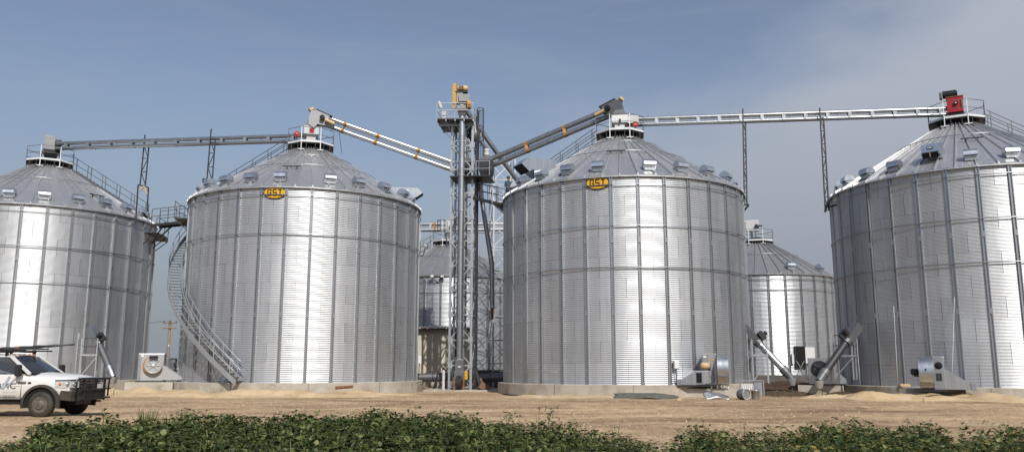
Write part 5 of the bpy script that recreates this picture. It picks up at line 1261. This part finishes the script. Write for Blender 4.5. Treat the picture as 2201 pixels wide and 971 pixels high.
def plant_arrays(h, w, ntri, rs, lsz=(.052, .115)):
    """one soybean plant: trifoliate leaves spread through its volume, thin stems"""
    t = rs.rand(ntri); z = h * (.18 + .82 * t ** .7); rad = w * np.sqrt(rs.rand(ntri)) * (.55 + .65 * (1 - np.abs(2 * z / h - 1.15)))
    a = rs.rand(ntri) * 2 * np.pi; c = np.stack([rad * np.cos(a), rad * np.sin(a), z], -1)
    off = rs.normal(0, .022, (ntri, 3, 3)); pos = (c[:, None, :] + off).reshape(-1, 3)
    v, tri = leaf_quads(ntri * 3, lsz[0], lsz[1], pos, .45, rs)
    tone = np.clip(np.repeat(rs.normal(.42, .27, ntri), 3) + rs.normal(0, .12, ntri * 3), 0, .94)
    tone[rs.rand(ntri * 3) < .006] = 1.0
    V_ = v.reshape(-1, 3); F_ = (tri[None] + (np.arange(ntri * 3) * 7)[:, None, None]).reshape(-1, 3); T_ = np.repeat(tone, 7)
    # petioles as thin slivers
    k = min(ntri, 14); st = c[:k]; b0 = np.stack([st[:, 0] * .25, st[:, 1] * .25, st[:, 2] * .55], -1); wv = np.array([.004, .002, 0])
    sv = np.stack([b0 - wv, b0 + wv, st + wv, st - wv], 1).reshape(-1, 3)
    stem = np.array([[-.006, 0, 0], [.006, 0, 0], [.004, .01, h * .9], [-.004, .01, h * .9]])
    sv = np.concatenate([sv, stem]); nq = len(sv) // 4
    SF = (np.array([(0, 1, 2), (0, 2, 3)])[None] + (np.arange(nq) * 4)[:, None, None]).reshape(-1, 3) + len(V_)
    return np.concatenate([V_, sv]), np.concatenate([F_, SF]), np.concatenate([T_, np.full(len(sv), .75)])
def leaf_mesh(name, Vx, Fx, Tx, mat):
    me = bpy.data.meshes.new(name); nv, nf = len(Vx), len(Fx)
    me.vertices.add(nv); me.vertices.foreach_set('co', np.asarray(Vx, np.float32).ravel())
    me.loops.add(nf * 3); me.loops.foreach_set('vertex_index', np.asarray(Fx, np.int32).ravel())
    me.polygons.add(nf); me.polygons.foreach_set('loop_start', np.arange(0, nf * 3, 3, dtype=np.int32)); me.polygons.foreach_set('loop_total', np.full(nf, 3, np.int32))
    at_ = me.attributes.new('tone', 'FLOAT', 'POINT'); at_.data.foreach_set('value', np.asarray(Tx, np.float32))
    me.materials.append(M[mat]); me.update(calc_edges=True); return me
def field_height(x, y):
    """canopy height and presence; the crop is lower and thinner to the right and at the far left"""
    px = CXP + FPX * x / (y * math.cos(PITCH))
    T = ((-400, 13, .46), (70, 13.4, .46), (105, 16.6, .60), (300, 17, .60), (480, 17, .62), (540, 17.2, .65), (575, 16.4, .57), (610, 17.2, .67), (980, 17.2, .67), (1040, 16.6, .61), (1130, 16.2, .57), (1250, 15.6, .51), (1330, 14.8, .47), (1430, 14.4, .45), (1447, 12.8, .38), (1465, 15.8, .55), (1540, 15.8, .53), (1580, 15.2, .45), (1690, 15.2, .45), (1720, 15.8, .55), (2000, 15.8, .54), (2025, 14.6, .44), (2080, 14.6, .45), (2110, 15.2, .51), (2600, 15.4, .53))
    for (p0, e0, h0), (p1, e1, h1) in zip(T[:-1], T[1:]):
        if p0 <= px < p1: f = (px - p0) / (p1 - p0); e, h = e0 + (e1 - e0) * f, h0 + (h1 - h0) * f; break
    else: e, h = 13, .46
    e += .7; h += .01
    e += .25 * math.sin(x * 1.7) + .25 * math.sin(x * 4.1 + 1)
    dens = 1.0 if px < 1250 else .78
    return e, h, dens
def soybeans():
    rs = np.random.RandomState(5); var = [plant_arrays(1.0, .30, 26, np.random.RandomState(100 + i)) for i in range(10)]
    Vs, Fs, Ts = [], [], []; off = 0; cnt = 0
    y = 6.6
    while y < 18.6:
        x = -(y * .72 + 1.6)
        while x < y * .72 + 1.6:
            xx = x + rs.normal(0, .07); yy = y + rs.normal(0, .07); x += .27
            e, h, dens = field_height(xx, yy)
            if yy > e or rs.rand() > dens + (.3 if yy < e - 2.5 else 0): continue
            edge = max(0.0, min(1.0, (e - yy) / 1.2))
            if edge < .6 and rs.rand() < .35: continue
            hh = h * (.72 + .28 * edge) * rs.uniform(.70, 1.16) * (1.22 if rs.rand() < .05 else 1)
            V_, F_, T_ = var[rs.randint(10)]
            if yy < 8.6: keep = 1
            a = rs.rand() * 6.28; c, s = math.cos(a), math.sin(a); w = rs.uniform(.8, 1.15) * (1.0 if h > .55 else .85)
            q = np.empty_like(V_); q[:, 0] = (V_[:, 0] * c - V_[:, 1] * s) * w + xx; q[:, 1] = (V_[:, 0] * s + V_[:, 1] * c) * w + yy; q[:, 2] = V_[:, 2] * hh + gz(xx, yy) - .02
            tn = T_ + rs.normal(0, .08); px_ = CXP + FPX * xx / (yy * math.cos(PITCH))
            if px_ > 1500: T_ = np.where(np.repeat(rs.rand(len(T_) // 7 + 1) < .07, 7)[:len(T_)], 1.0, T_)
            tn = np.where(T_ > .97, 1.0, np.clip(tn, 0, .95))
            Vs.append(q); Fs.append(F_ + off); Ts.append(tn); off += len(V_); cnt += 1
        y += .30
    me = leaf_mesh('soybean_crop', np.concatenate(Vs), np.concatenate(Fs), np.concatenate(Ts), 'soy_leaf')
    tag(inst('soybean_crop', me), 'dense dark green soybean crop along the bottom of the picture', 'crop', None, 'stuff')
    print('soy plants', cnt, 'tris', sum(len(f) for f in Fs))
soybeans()
def single_plant(label, px, py_top, Y, w, ntri, seed):
    top = at(px, py_top, Y); h = top.z; V_, F_, T_ = plant_arrays(1.0, 1.0, ntri, np.random.RandomState(seed))
    V_ = V_ * np.array([w, w, h]); me = leaf_mesh('foliage', V_, F_, T_, 'soy_leaf')
    t = thing('soybean_plant', label, 'plant', (top.x, Y, 0), 0, 'soybean plants that stand out of the crop')
    inst('foliage', me, t); MB().tube((0, 0, 0), (.02, .01, h * .9), .009, 6, .004).build('stem', M['grass_blade'], t)
single_plant('tallest bushy soybean plant rising from the crop below the tower bin', 1178, 877, 15.2, .27, 70, 1)
single_plant('thin soybean plant rising alone right of the tallest plant', 1236, 898, 14.6, .14, 22, 2)
single_plant('thin soybean plant standing before the tarpaulin', 1328, 901, 14.2, .15, 24, 3)
single_plant('bushy soybean plant at the crop gap below the scroll fan', 1492, 901, 14.6, .25, 46, 4)
single_plant('slender soybean plant right of the crop gap', 1597, 906, 14.2, .12, 20, 5)
single_plant('broad soybean plant below the bright scroll fan', 1962, 902, 14.4, .24, 44, 6)
single_plant('broad soybean plant below the dark square fan', 1850, 906, 14.2, .22, 40, 7)
single_plant('soybean plant at the right end of the crop', 2165, 914, 13.8, .2, 34, 8)
single_plant('tall soybean plant above the crop below the spiral-stair bin', 655, 879, 16.2, .14, 22, 9)
def tuft(label, px, py_base, py_top, Y, n, spread, seed, mat='grass_blade'):
    rs = np.random.RandomState(seed); top = at(px, py_top, Y); base = (top.x, Y, 0); h = top.z
    Vs, Fs, Ts = [], [], []; off = 0
    for i in range(n):
        a = rs.rand() * 6.28; r = spread * .4 * rs.rand(); lean = spread * rs.rand() * .8; hh = h * rs.uniform(.5, 1.0); w = .006 + .006 * rs.rand()
        p0 = np.array([r * math.cos(a), r * math.sin(a), 0]); d = np.array([math.cos(a), math.sin(a), 0]); s = np.array([-d[1], d[0], 0]) * w
        pts = [p0 + d * lean * (t ** 2) + np.array([0, 0, hh * t]) for t in (0, .4, .75, 1)]
        v = [pts[0] - s, pts[0] + s, pts[1] + s, pts[1] - s, pts[2] + s * .7, pts[2] - s * .7, pts[3]]
        Vs += v; Fs += [[off + k for k in f] for f in ((0, 1, 2), (0, 2, 3), (3, 2, 4), (3, 4, 5), (5, 4, 6))]; Ts += [rs.rand() * .9] * 7; off += 7
    me = leaf_mesh('grass_tuft', np.array(Vs), np.array(Fs), np.array(Ts), mat); o_ = inst('grass_tuft', me, None, base); tag(o_, label, 'grass', 'tufts of grass at the crop edge')
tuft('tall pale grass tuft at the crop edge right of the truck', 318, 900, 868, 17.8, 130, .42, 1)
tuft('tall pale grass tuft at the crop edge below the bent rod', 404, 900, 871, 17.6, 120, .36, 2)
tuft('small grass tuft at the crop edge between the two tall tufts', 362, 905, 884, 17.4, 60, .3, 3)
def weed(label, px, py_base, py_top, Y, w, n, seed):
    b = at(px, py_base, Y); top = at(px, py_top, Y); V_, F_, T_ = plant_arrays(1.0, 1.0, n, np.random.RandomState(seed), (.09, .2))
    h = max(.2, top.z - b.z); V_ = V_ * np.array([w, w, h]); me = leaf_mesh('foliage', V_, F_, np.clip(T_ + .25, 0, .94), 'soy_leaf')
    t = thing('weed', label, 'weed', (b.x, Y, 0), 0, 'weeds by the footings'); inst('foliage', me, t); MB().tube((0, 0, 0), (0, 0, h * .9), .015, 6).build('stem', M['grass_blade'], t)
weed('green weed under the bright unloading tube', 1700, 850, 830, 42.6, .42, 26, 1)
weed('small green weed left of the mouth of the bright tube', 1672, 850, 828, 43.0, .22, 14, 2)
weed('low green weed right of the mouth of the bright tube', 1727, 852, 840, 42.4, .4, 18, 3)
weed('green weed beneath the mouth of the dark tube', 1768, 850, 829, 42.2, .3, 18, 4)
weed('small green weed at the footing behind the truck front', 243, 865, 846, 44.0, .22, 14, 5)
weed('small green weed at the foot of the sand bank behind the tarpaulin', 1985, 866, 857, 38.0, .15, 8, 6)

# ------------------------------------------------------------------ white pickup truck
tk = thing('pickup_truck', 'white pickup truck with a black brush guard and roof rack at the left picture edge', 'truck', (-14.64, 27.30, 0), R_(-3))
# x forward, y to the far side, z up; origin below the middle of the front axle
def lerp(a, b, t): return a + (b - a) * t
def section_body(name, secs, mat, parent, smooth=True):
    """secs: list of (x, [(y, z) ...half profile from sill to top centre]) mirrored about y = 0"""
    rings = []
    for x, hp in secs:
        r = [(x, -y, z) for y, z in hp] + [(x, y, z) for y, z in hp[::-1] if y > 1e-4]
        rings.append(r)
    mb = MB(); n = len(rings[0]); vs_ = [p for r in rings for p in r]; fs_ = []
    for j in range(len(rings) - 1):
        for i in range(n - 1): fs_.append((j * n + i, j * n + i + 1, (j + 1) * n + i + 1, (j + 1) * n + i))
    fs_ += [tuple(range(n))[::-1], tuple(range((len(rings) - 1) * n, len(rings) * n))]
    mb.add(vs_, fs_, None, smooth); o_ = mb.build(name, M[mat], parent)
    e = o_.modifiers.new('edge', 'EDGE_SPLIT'); e.split_angle = R_(32); return o_
W = .99
# nose: fenders and bonnet
def nose(x, w, zb, zs, zt, crown):
    return (x, [(w - .03, zb), (w, zb + .12), (w + .015, (zb + zs) / 2 + .1), (w, zs - .06), (w - .07, zs + .02), (w - .26, zt - .02), (w * .45, zt + crown * .6), (0, zt + crown)])
section_body('front_body', [nose(-.70, .985, .62, 1.24, 1.36, .05), nose(-.45, .99, .62, 1.23, 1.35, .055), nose(.0, .985, .62, 1.21, 1.325, .055), nose(.45, .975, .62, 1.18, 1.29, .05), nose(.72, .95, .62, 1.14, 1.245, .045), nose(.84, .91, .66, 1.08, 1.16, .03)], 'truck_paint', tk)
# cab lower body
def cabs(x, w, zb, zbelt): return (x, [(w - .05, zb), (w - .005, zb + .10), (w + .02, zb + .42), (w, zbelt - .04), (w - .05, zbelt), (0, zbelt)])
section_body('cab_body', [cabs(-3.05, .98, .56, 1.345), cabs(-2.2, .985, .56, 1.345), cabs(-1.0, .985, .56, 1.345)], 'truck_paint', tk)
# roof and pillars
ROOF_Z = 1.93
def roofs(x, w, z, c): return (x, [(w, z - .07), (w - .02, z - .02), (w - .12, z + .01), (w * .5, z + .01 + c * .6), (0, z + .01 + c)])
section_body('cab_roof', [roofs(-2.95, .70, ROOF_Z - .05, .03), roofs(-2.5, .74, ROOF_Z, .04), roofs(-1.75, .745, ROOF_Z, .04), roofs(-1.52, .73, ROOF_Z - .03, .035)], 'truck_paint', tk)
for s in (-1, 1):
    bar_part('windshield_pillar', (-.80, s * .90, 1.345), (-1.58, s * .715, 1.90), .085, M['truck_paint'], tk, .07)
    bar_part('door_pillar', (-2.02, s * .945, 1.345), (-2.08, s * .735, 1.90), .13, M['truck_paint'], tk, .05)
    bar_part('rear_pillar', (-3.0, s * .93, 1.345), (-2.9, s * .70, 1.88), .16, M['truck_paint'], tk, .06)
    MB().add([(-.98, s * .936, 1.35), (-1.95, s * .940, 1.35), (-2.0, s * .752, 1.88), (-1.60, s * .748, 1.87)], [(0, 1, 2, 3)]).build('side_window', M['glass'], tk)
    MB().add([(-2.10, s * .940, 1.35), (-2.9, s * .935, 1.35), (-2.85, s * .735, 1.86), (-2.14, s * .752, 1.88)], [(0, 1, 2, 3)]).build('side_window', M['glass'], tk)
    path_part('window_seal', [(-.97, s * .948, 1.355), (-1.93, s * .952, 1.355), (-1.99, s * .762, 1.875), (-1.62, s * .757, 1.865)], .016, M['black_rubber'], tk, 6, closed=True)
MB().add([(-.80, -.86, 1.36), (-.72, 0, 1.385), (-.80, .86, 1.36), (-1.55, .69, 1.895), (-1.50, 0, 1.915), (-1.55, -.69, 1.895)], [(0, 1, 4, 5), (1, 2, 3, 4)]).build('windshield', M['glass'], tk)
path_part('windshield_seal', [(-.79, -.87, 1.362), (-.71, 0, 1.388), (-.79, .87, 1.362), (-1.55, .70, 1.90), (-1.50, 0, 1.92), (-1.55, -.70, 1.90)], .016, M['black_rubber'], tk, 6, closed=True)
MB().add([(-2.95, -.86, 1.36), (-2.95, .86, 1.36), (-2.88, .69, 1.88), (-2.88, -.69, 1.88)], [(0, 1, 2, 3)]).build('rear_window', M['glass'], tk)
box_part('dashboard', (-1.0, 0, 1.32), (.5, 1.6, .14), M['black_rubber'], tk, bev=.04)
for y in (-.42, .42):
    st = box_part('seat', (-2.0, y, 1.15), (.22, .55, .7), M['seat_cloth'], tk, rot=(0, -.18, 0), bev=.06); box_part('head_rest', (-.02, 0, .46), (.14, .28, .2), M['seat_cloth'], st, bev=.05)
MB().path([(-1.25 + .07 * math.sin(a) * .4, .42 + .19 * math.cos(a), 1.38 + .17 * math.sin(a)) for a in np.linspace(0, 6.28, 17)[:-1]], .017, 6, closed=True).build('steering_wheel', M['black_rubber'], tk)
for y in (-.35, .3): bar_part('wiper', (-.74, y - .1, 1.385), (-.86, y + .45, 1.44), .022, M['black_rubber'], tk)
box_part('cowl', (-.74, 0, 1.352), (.16, 1.7, .03), M['black_rubber'], tk)
# door seams, handle, mirror, vent badge
for s in (-1,):
    for x in (-.98, -2.04, -3.03): bar_part('door_seam', (x, s * 1.003, .62), (x, s * .99, 1.33), .012, M['black_rubber'], tk)
    bar_part('door_seam', (-.98, s * 1.0, .63), (-2.04, s * 1.0, .63), .012, M['black_rubber'], tk)
    box_part('door_handle', (-1.86, s * 1.015, 1.16), (.20, .05, .055), M['black_rubber'], tk, bev=.015)
    box_part('fender_vent', (-.66, s * 1.006, 1.08), (.26, .02, .075), M['grey_steel'], tk, bev=.008)
    box_part('fender_badge', (-.42, s * 1.004, 1.075), (.10, .02, .06), M['black_iron'], tk)
    bar_part('belt_line', (-1.0, s * 1.012, .98), (-3.0, s * 1.012, .98), .012, M['pale_paint'], tk)
for s in (-1, 1):
    mi = box_part('mirror', (-1.02, s * 1.16, 1.46), (.13, .22, .36), M['black_rubber'], tk, bev=.04); bar_part('mirror_arm', (.0, -s * .05, -.05), (-.02, -s * .22, -.1), .05, M['black_rubber'], mi)
# the writing on the door
def door_text(body, x, z, size, mat, squash=1.0, wgt=0.0):
    cu = bpy.data.curves.new('lettering', 'FONT'); cu.body = body; cu.size = size; cu.extrude = .002; cu.align_x = 'RIGHT'; cu.offset = wgt
    o_ = bpy.data.objects.new('lettering', cu); me = bpy.data.meshes.new_from_object(o_.evaluated_get(bpy.context.evaluated_depsgraph_get())) if False else None
    COL.objects.link(o_); bpy.context.view_layer.update()
    me = bpy.data.meshes.new_from_object(o_.evaluated_get(bpy.context.evaluated_depsgraph_get())); COL.objects.unlink(o_); bpy.data.objects.remove(o_)
    me.materials.clear(); me.materials.append(M[mat])
    return inst('lettering', me, tk, (x, -1.018, z), (R_(90), 0, 0), (squash, 1, 1))
door_text('BMC', -1.13, .905, .235, 'lettering', 1.35)
door_text('-- --- -- --- --------', -1.13, .80, .05, 'lettering', 1.2)
door_text('USDOT 2783010', -1.13, .62, .10, 'lettering', 1.25, .001)
MB().add([(-1.62, -1.022, .90), (-1.52, -1.022, .90), (-1.34, -1.020, 1.29), (-1.42, -1.020, 1.27)], [(0, 1, 2, 3)]).add([(-1.48, -1.022, .95), (-1.42, -1.022, .95), (-1.06, -1.020, 1.29), (-1.16, -1.020, 1.28)], [(0, 1, 2, 3)]).build('door_emblem', M['decal_blue'], tk)
# wheels
def wheel(x, y, s, big=1.0):
    w = thing_part = empty('wheel', (x, y, .405), 0, tk)
    R, T = .405 * big, .24
    MB().lathe([(.24, -T / 2), (.33, -T / 2 - .008), (R - .03, -T / 2 + .01), (R, -T / 2 + .05), (R, T / 2 - .05), (R - .03, T / 2 - .01), (.33, T / 2 + .008), (.24, T / 2)], 32, (0, 0, 0), (0, 1, 0)).build('tyre', M['dusty_black'], w)
    MB().lathe([(.25, s * T * .52), (.245, s * T * .40), (.20, s * T * .30), (.15, s * T * .34), (.13, s * T * .62), (.11, s * T * .66), (.0, s * T * .66)], 24, (0, 0, 0), (0, 1, 0)).build('rim', M['wheel_steel'], w)
    for k in range(8):
        a = 2 * math.pi * k / 8; MB().tube((.10 * math.cos(a), s * T * .60, .10 * math.sin(a)), (.10 * math.cos(a), s * T * .72, .10 * math.sin(a)), .016, 8).build('wheel_nut', M['chrome'], w)
        if k % 2 == 0: MB().tube((.205 * math.cos(a), s * T * .30, .205 * math.sin(a)), (.205 * math.cos(a), s * T * .345, .205 * math.sin(a)), .042, 10).build('rim_hole', M['void_black'], w)
for s in (-1, 1):
    wheel(0, s * .93, s); wheel(-4.35, s * .86, s)
    # flares and dark wheel wells
    arc = [(.53 * math.cos(a), .42 + .53 * math.sin(a)) for a in np.linspace(R_(-12), R_(192), 20)]; arc2 = [(u * 1.17, .42 + (w - .42) * 1.15) for u, w in arc]
    n = len(arc); vs_ = [(u, s * .985, w) for u, w in arc] + [(u, s * 1.08, w) for u, w in arc] + [(u, s * 1.06, w) for u, w in arc2] + [(u, s * .97, w) for u, w in arc2]
    MB().add(vs_, [(k * n + i, k * n + i + 1, ((k + 1) % 4) * n + i + 1, ((k + 1) % 4) * n + i) for k in range(4) for i in range(n - 1)] + [(0, n, 2 * n, 3 * n), (n - 1, 2 * n - 1, 3 * n - 1, 4 * n - 1)]).build('wheel_flare', M['dusty_black'], tk)
    wl = [(.53 * math.cos(a), .42 + .53 * math.sin(a)) for a in np.linspace(R_(-12), R_(192), 20)]
    MB().add([(u, s * 1.006, w) for u, w in wl], [tuple(range(len(wl)))]).build('wheel_well', M['void_black'], tk)
    # headlight
    pl_ = [(.40, .995), (.70, .985), (.86, .93), (.935, .78), (.955, .60)]
    hl = MB().loft([[(x - .10, s * (y - .10), .925), (x, s * y, .925), (x - .015, s * (y - .012), 1.145 + .02 * i / 4), (x - .11, s * (y - .11), 1.15)] for i, (x, y) in enumerate(pl_)]).build('headlight', M['headlight_lens'], tk)
    path_part('headlight_trim', [(x, s * y, 1.155 + .02 * i / 4) for i, (x, y) in enumerate(pl_)], .014, M['black_rubber'], tk)
    MB().lathe([(.045, 0), (.045, .012), (.02, .016)], 14, (.56, s * .99, 1.04), (0.1, s, 0)).build('indicator', M['amber_lens'], hl)
    for xx, yy, q in ((.80, .945, .62), (.92, .80, .3)): MB().lathe([(.078, 0), (.078, .014), (.03, .02)], 16, (xx, s * yy, 1.035), (1, s * q, 0)).build('reflector', M['chrome'], hl)
# grille, bumper, brush guard
box_part('grille', (.90, 0, 1.02), (.10, 1.15, .34), M['black_iron'], tk, bev=.02)
for k in range(4): box_part('grille_bar', (.955, 0, .89 + .085 * k), (.02, 1.10, .025), M['chrome'], tk)
box_part('grille_trim', (.93, 0, 1.215), (.12, 1.15, .05), M['chrome'], tk, bev=.02)
box_part('bonnet_badge', (.985, 0, 1.16), (.02, .12, .1), M['chrome'], tk)
MB().loft([[(.55, -1.02, .56), (.62, -1.02, .84), (.62, 1.02, .84), (.55, 1.02, .56)], [(.93, -.98, .52), (.95, -.98, .82), (.95, .98, .82), (.93, .98, .52)], [(1.10, -.66, .52), (1.12, -.66, .78), (1.12, .66, .78), (1.10, .66, .52)]]).build('bumper', M['dusty_black'], tk)
gd = empty('brush_guard', (0, 0, 0), 0, tk)
for y in (-.60, .60): MB().box((1.12, y, .86), (.08, .05, .72), bev=.02).build('guard_upright', M['black_iron'], gd)
for z in (.58, .86, 1.20): bar_part('guard_bar', (1.14, -.92, z), (1.14, .92, z), .055, M['black_iron'], gd)
for s in (-1, 1):
    path_part('guard_wing', [(1.14, s * .60, 1.20), (1.12, s * .86, 1.19), (1.08, s * .94, 1.12), (1.06, s * .94, .62)], .028, M['black_iron'], gd)
mesh_g = MB()
for k in range(9): mesh_g.bar((1.13, -.56 + .14 * k, .60), (1.13, -.56 + .14 * k, 1.19), .014)
for k in range(5): mesh_g.bar((1.135, -.58, .66 + .11 * k), (1.135, .58, .66 + .11 * k), .012)
mesh_g.build('guard_mesh', M['dark_steel'], gd)['kind'] = 'stuff'
box_part('number_plate', (1.16, .25, .95), (.012, .30, .15), M['pale_paint'], tk)
MB().tube((1.0, .3, .48), (1.2, .3, .48), .03, 8).build('tow_hook', M['black_iron'], tk)
box_part('chassis', (-2.3, 0, .50), (6.2, .9, .22), M['black_iron'], tk); MB().tube((0, -.8, .40), (0, .8, .40), .07, 10).lathe([(.05, -.2), (.17, -.1), (.17, .1), (.05, .2)], 12, (0, .2, .40), (1, 0, 0)).build('front_axle', M['black_iron'], tk)
box_part('step', (-1.9, -.98, .47), (1.9, .14, .06), M['black_iron'], tk)
# flat bed body behind, out of the picture
box_part('bed_deck', (-4.3, 0, 1.02), (2.4, 2.1, .10), M['black_iron'], tk); box_part('bed_side', (-4.3, -1.0, 1.22), (2.4, .06, .36), M['truck_paint'], tk); box_part('bed_side', (-4.3, 1.0, 1.22), (2.4, .06, .36), M['truck_paint'], tk)
# roof rack, beacon lights
for x in (-2.55, -1.75): bar_part('rack_bar', (x, -.78, 2.06), (x, .78, 2.06), .05, M['black_iron'], tk)
for s in (-1, 1):
    bar_part('rack_rail', (-2.9, s * .70, 2.07), (-1.15, s * .70, 2.085), .06, M['black_iron'], tk, .05)
    for x in (-2.55, -1.75): bar_part('rack_foot', (x, s * .70, 1.90), (x, s * .70, 2.06), .07, M['black_iron'], tk)
MB().box((-2.35, -.45, 2.11), (.55, .22, .09), bev=.02).build('rack_clamp', M['black_iron'], tk)
for y in (-.5, -.25, 0, .25, .5): MB().box((-1.62, y, 1.965), (.07, .08, .03), bev=.01).build('roof_light', M['amber_lens'], tk)
MB().tube((-1.7, -.30, 2.07), (-1.7, -.30, 2.17), .05, 10).build('beacon_stem', M['rust'], tk)
# long pole carried on the rack: a thing of its own
lp = thing('carried_pole', 'long dark folded pole lying on the roof rack of the truck', 'pole', (-14.64, 27.30, 0), R_(-5))
MB().path([(-3.1, -.35, 2.10), (-2.0, -.30, 2.15), (-.9, -.24, 2.22), (.15, -.18, 2.285)], [.05, .055, .05, .025], 8).build('pole_shaft', M['dark_steel'], lp)
MB().path([(-2.6, -.55, 2.11), (-1.8, -.5, 2.125), (-.55, -.45, 2.13)], .03, 8).build('pole_brace', M['dark_steel'], lp)
box_part('pole_joint', (-1.70, -.30, 2.17), (.14, .12, .10), M['rust'], lp)

for c_ in tk.children:
    if c_.name.split('.')[0] in ('cab_body', 'cab_roof', 'windshield_pillar', 'door_pillar', 'rear_pillar', 'side_window', 'window_seal', 'windshield', 'windshield_seal', 'rear_window', 'dashboard', 'seat', 'steering_wheel', 'wiper', 'cowl', 'door_seam', 'door_handle', 'mirror', 'lettering', 'door_emblem', 'rack_bar', 'rack_rail', 'rack_foot', 'rack_clamp', 'roof_light', 'beacon_stem', 'belt_line', 'step'):
        c_.location.x += .30
for c_ in lp.children: c_.location.x += .30

# ------------------------------------------------------------------ the person at the eave
def person():
    base = at(1092.5, 376, 52.6); base.z = 11.97
    t = thing('person', 'person in a dark blue shirt standing at the eave, looking up to the right', 'person', base, R_(28))
    me = bpy.data.meshes.new('body')
    J = [(0, 0, .98), (0, 0, 1.15), (0, .01, 1.36), (0, -.01, 1.50), (0, -.03, 1.60), (0, -.035, 1.68),           # pelvis..head
         (-.19, .01, 1.41), (-.25, -.02, 1.13), (-.20, -.22, 1.02), (-.17, -.30, 1.03),                              # right arm, hand on rail
         (.19, .01, 1.41), (.25, -.02, 1.13), (.20, -.22, 1.02), (.17, -.30, 1.03),
         (-.10, 0, .92), (-.12, -.01, .50), (-.12, .03, .08), (-.12, -.12, .03),
         (.10, 0, .92), (.12, -.01, .50), (.12, .03, .08), (.12, -.12, .03)]
    E_ = [(0, 1), (1, 2), (2, 3), (3, 4), (4, 5), (2, 6), (6, 7), (7, 8), (8, 9), (2, 10), (10, 11), (11, 12), (12, 13), (0, 14), (14, 15), (15, 16), (16, 17), (0, 18), (18, 19), (19, 20), (20, 21)]
    rad = [(.16, .12), (.15, .11), (.17, .12), (.06, .06), (.075, .09), (.075, .095), (.075, .07), (.055, .055), (.04, .04), (.045, .025), (.075, .07), (.055, .055), (.04, .04), (.045, .025), (.10, .10), (.07, .07), (.05, .055), (.045, .035), (.10, .10), (.07, .07), (.05, .055), (.045, .035)]
    me.from_pydata(J, E_, []); o_ = inst('body', me, t); md = o_.modifiers.new('skin', 'SKIN')
    for i, r in enumerate(rad): me.skin_vertices[0].data[i].radius = r; me.skin_vertices[0].data[i].use_root = (i == 0)
    sb = o_.modifiers.new('sub', 'SUBSURF'); sb.levels = 2; sb.render_levels = 2; md.use_smooth_shade = True
    # baked to one mesh, then coloured by region
    bpy.context.view_layer.update(); ev = o_.evaluated_get(bpy.context.evaluated_depsgraph_get()); m2 = bpy.data.meshes.new_from_object(ev); o_.modifiers.clear(); o_.data = m2
    m2.materials.clear()
    for k in ('shirt', 'trousers', 'skin', 'black_rubber'): m2.materials.append(M[k])
    for p in m2.polygons:
        c = p.center; p.use_smooth = True
        p.material_index = 2 if (c.z > 1.50 or (c.y < -.20 and c.z > .9)) else (0 if c.z > .98 else (1 if c.z > .10 else 3))
    MB().lathe([(.0, -.02), (.095, .0), (.105, .06), (.09, .12), (.05, .155), (0, .165)], 14, (0, -.015, 1.66), (0, .35, 1)).build('hair', M['hair'], t)
    MB().box((0, -.135, 1.645), (.03, .035, .04), bev=.01).build('nose', M['skin'], t)
    for s in (-1, 1): MB().lathe([(.012, 0), (.0, .008)], 8, (s * .034, -.118, 1.675), (0, -1, 0)).build('eye', M['hair'], t); MB().box((s * .085, -.02, 1.64), (.02, .045, .06), bev=.008).build('ear', M['skin'], t)
    MB().box((0, -.122, 1.602), (.05, .012, .012)).build('mouth', M['red_paint'], t)
    MB().lathe([(.075, 0), (.085, .02), (.07, .05)], 14, (0, -.01, 1.475)).build('collar', M['shirt'], t)
    for s in (-1, 1):
        for k in range(4): MB().path([(s * .17 + (k - 1.5) * .02, -.30, 1.03), (s * .17 + (k - 1.5) * .021, -.345, 1.035), (s * .17 + (k - 1.5) * .021, -.365, 1.01), (s * .17 + (k - 1.5) * .02, -.355, .985)], [.0095, .009, .0085, .007], 6).build('finger', M['skin'], t)
        MB().path([(s * .17 - s * .03, -.29, 1.02), (s * .17 - s * .055, -.33, 1.01), (s * .17 - s * .05, -.355, .99)], [.011, .010, .008], 6).build('thumb', M['skin'], t)
person()
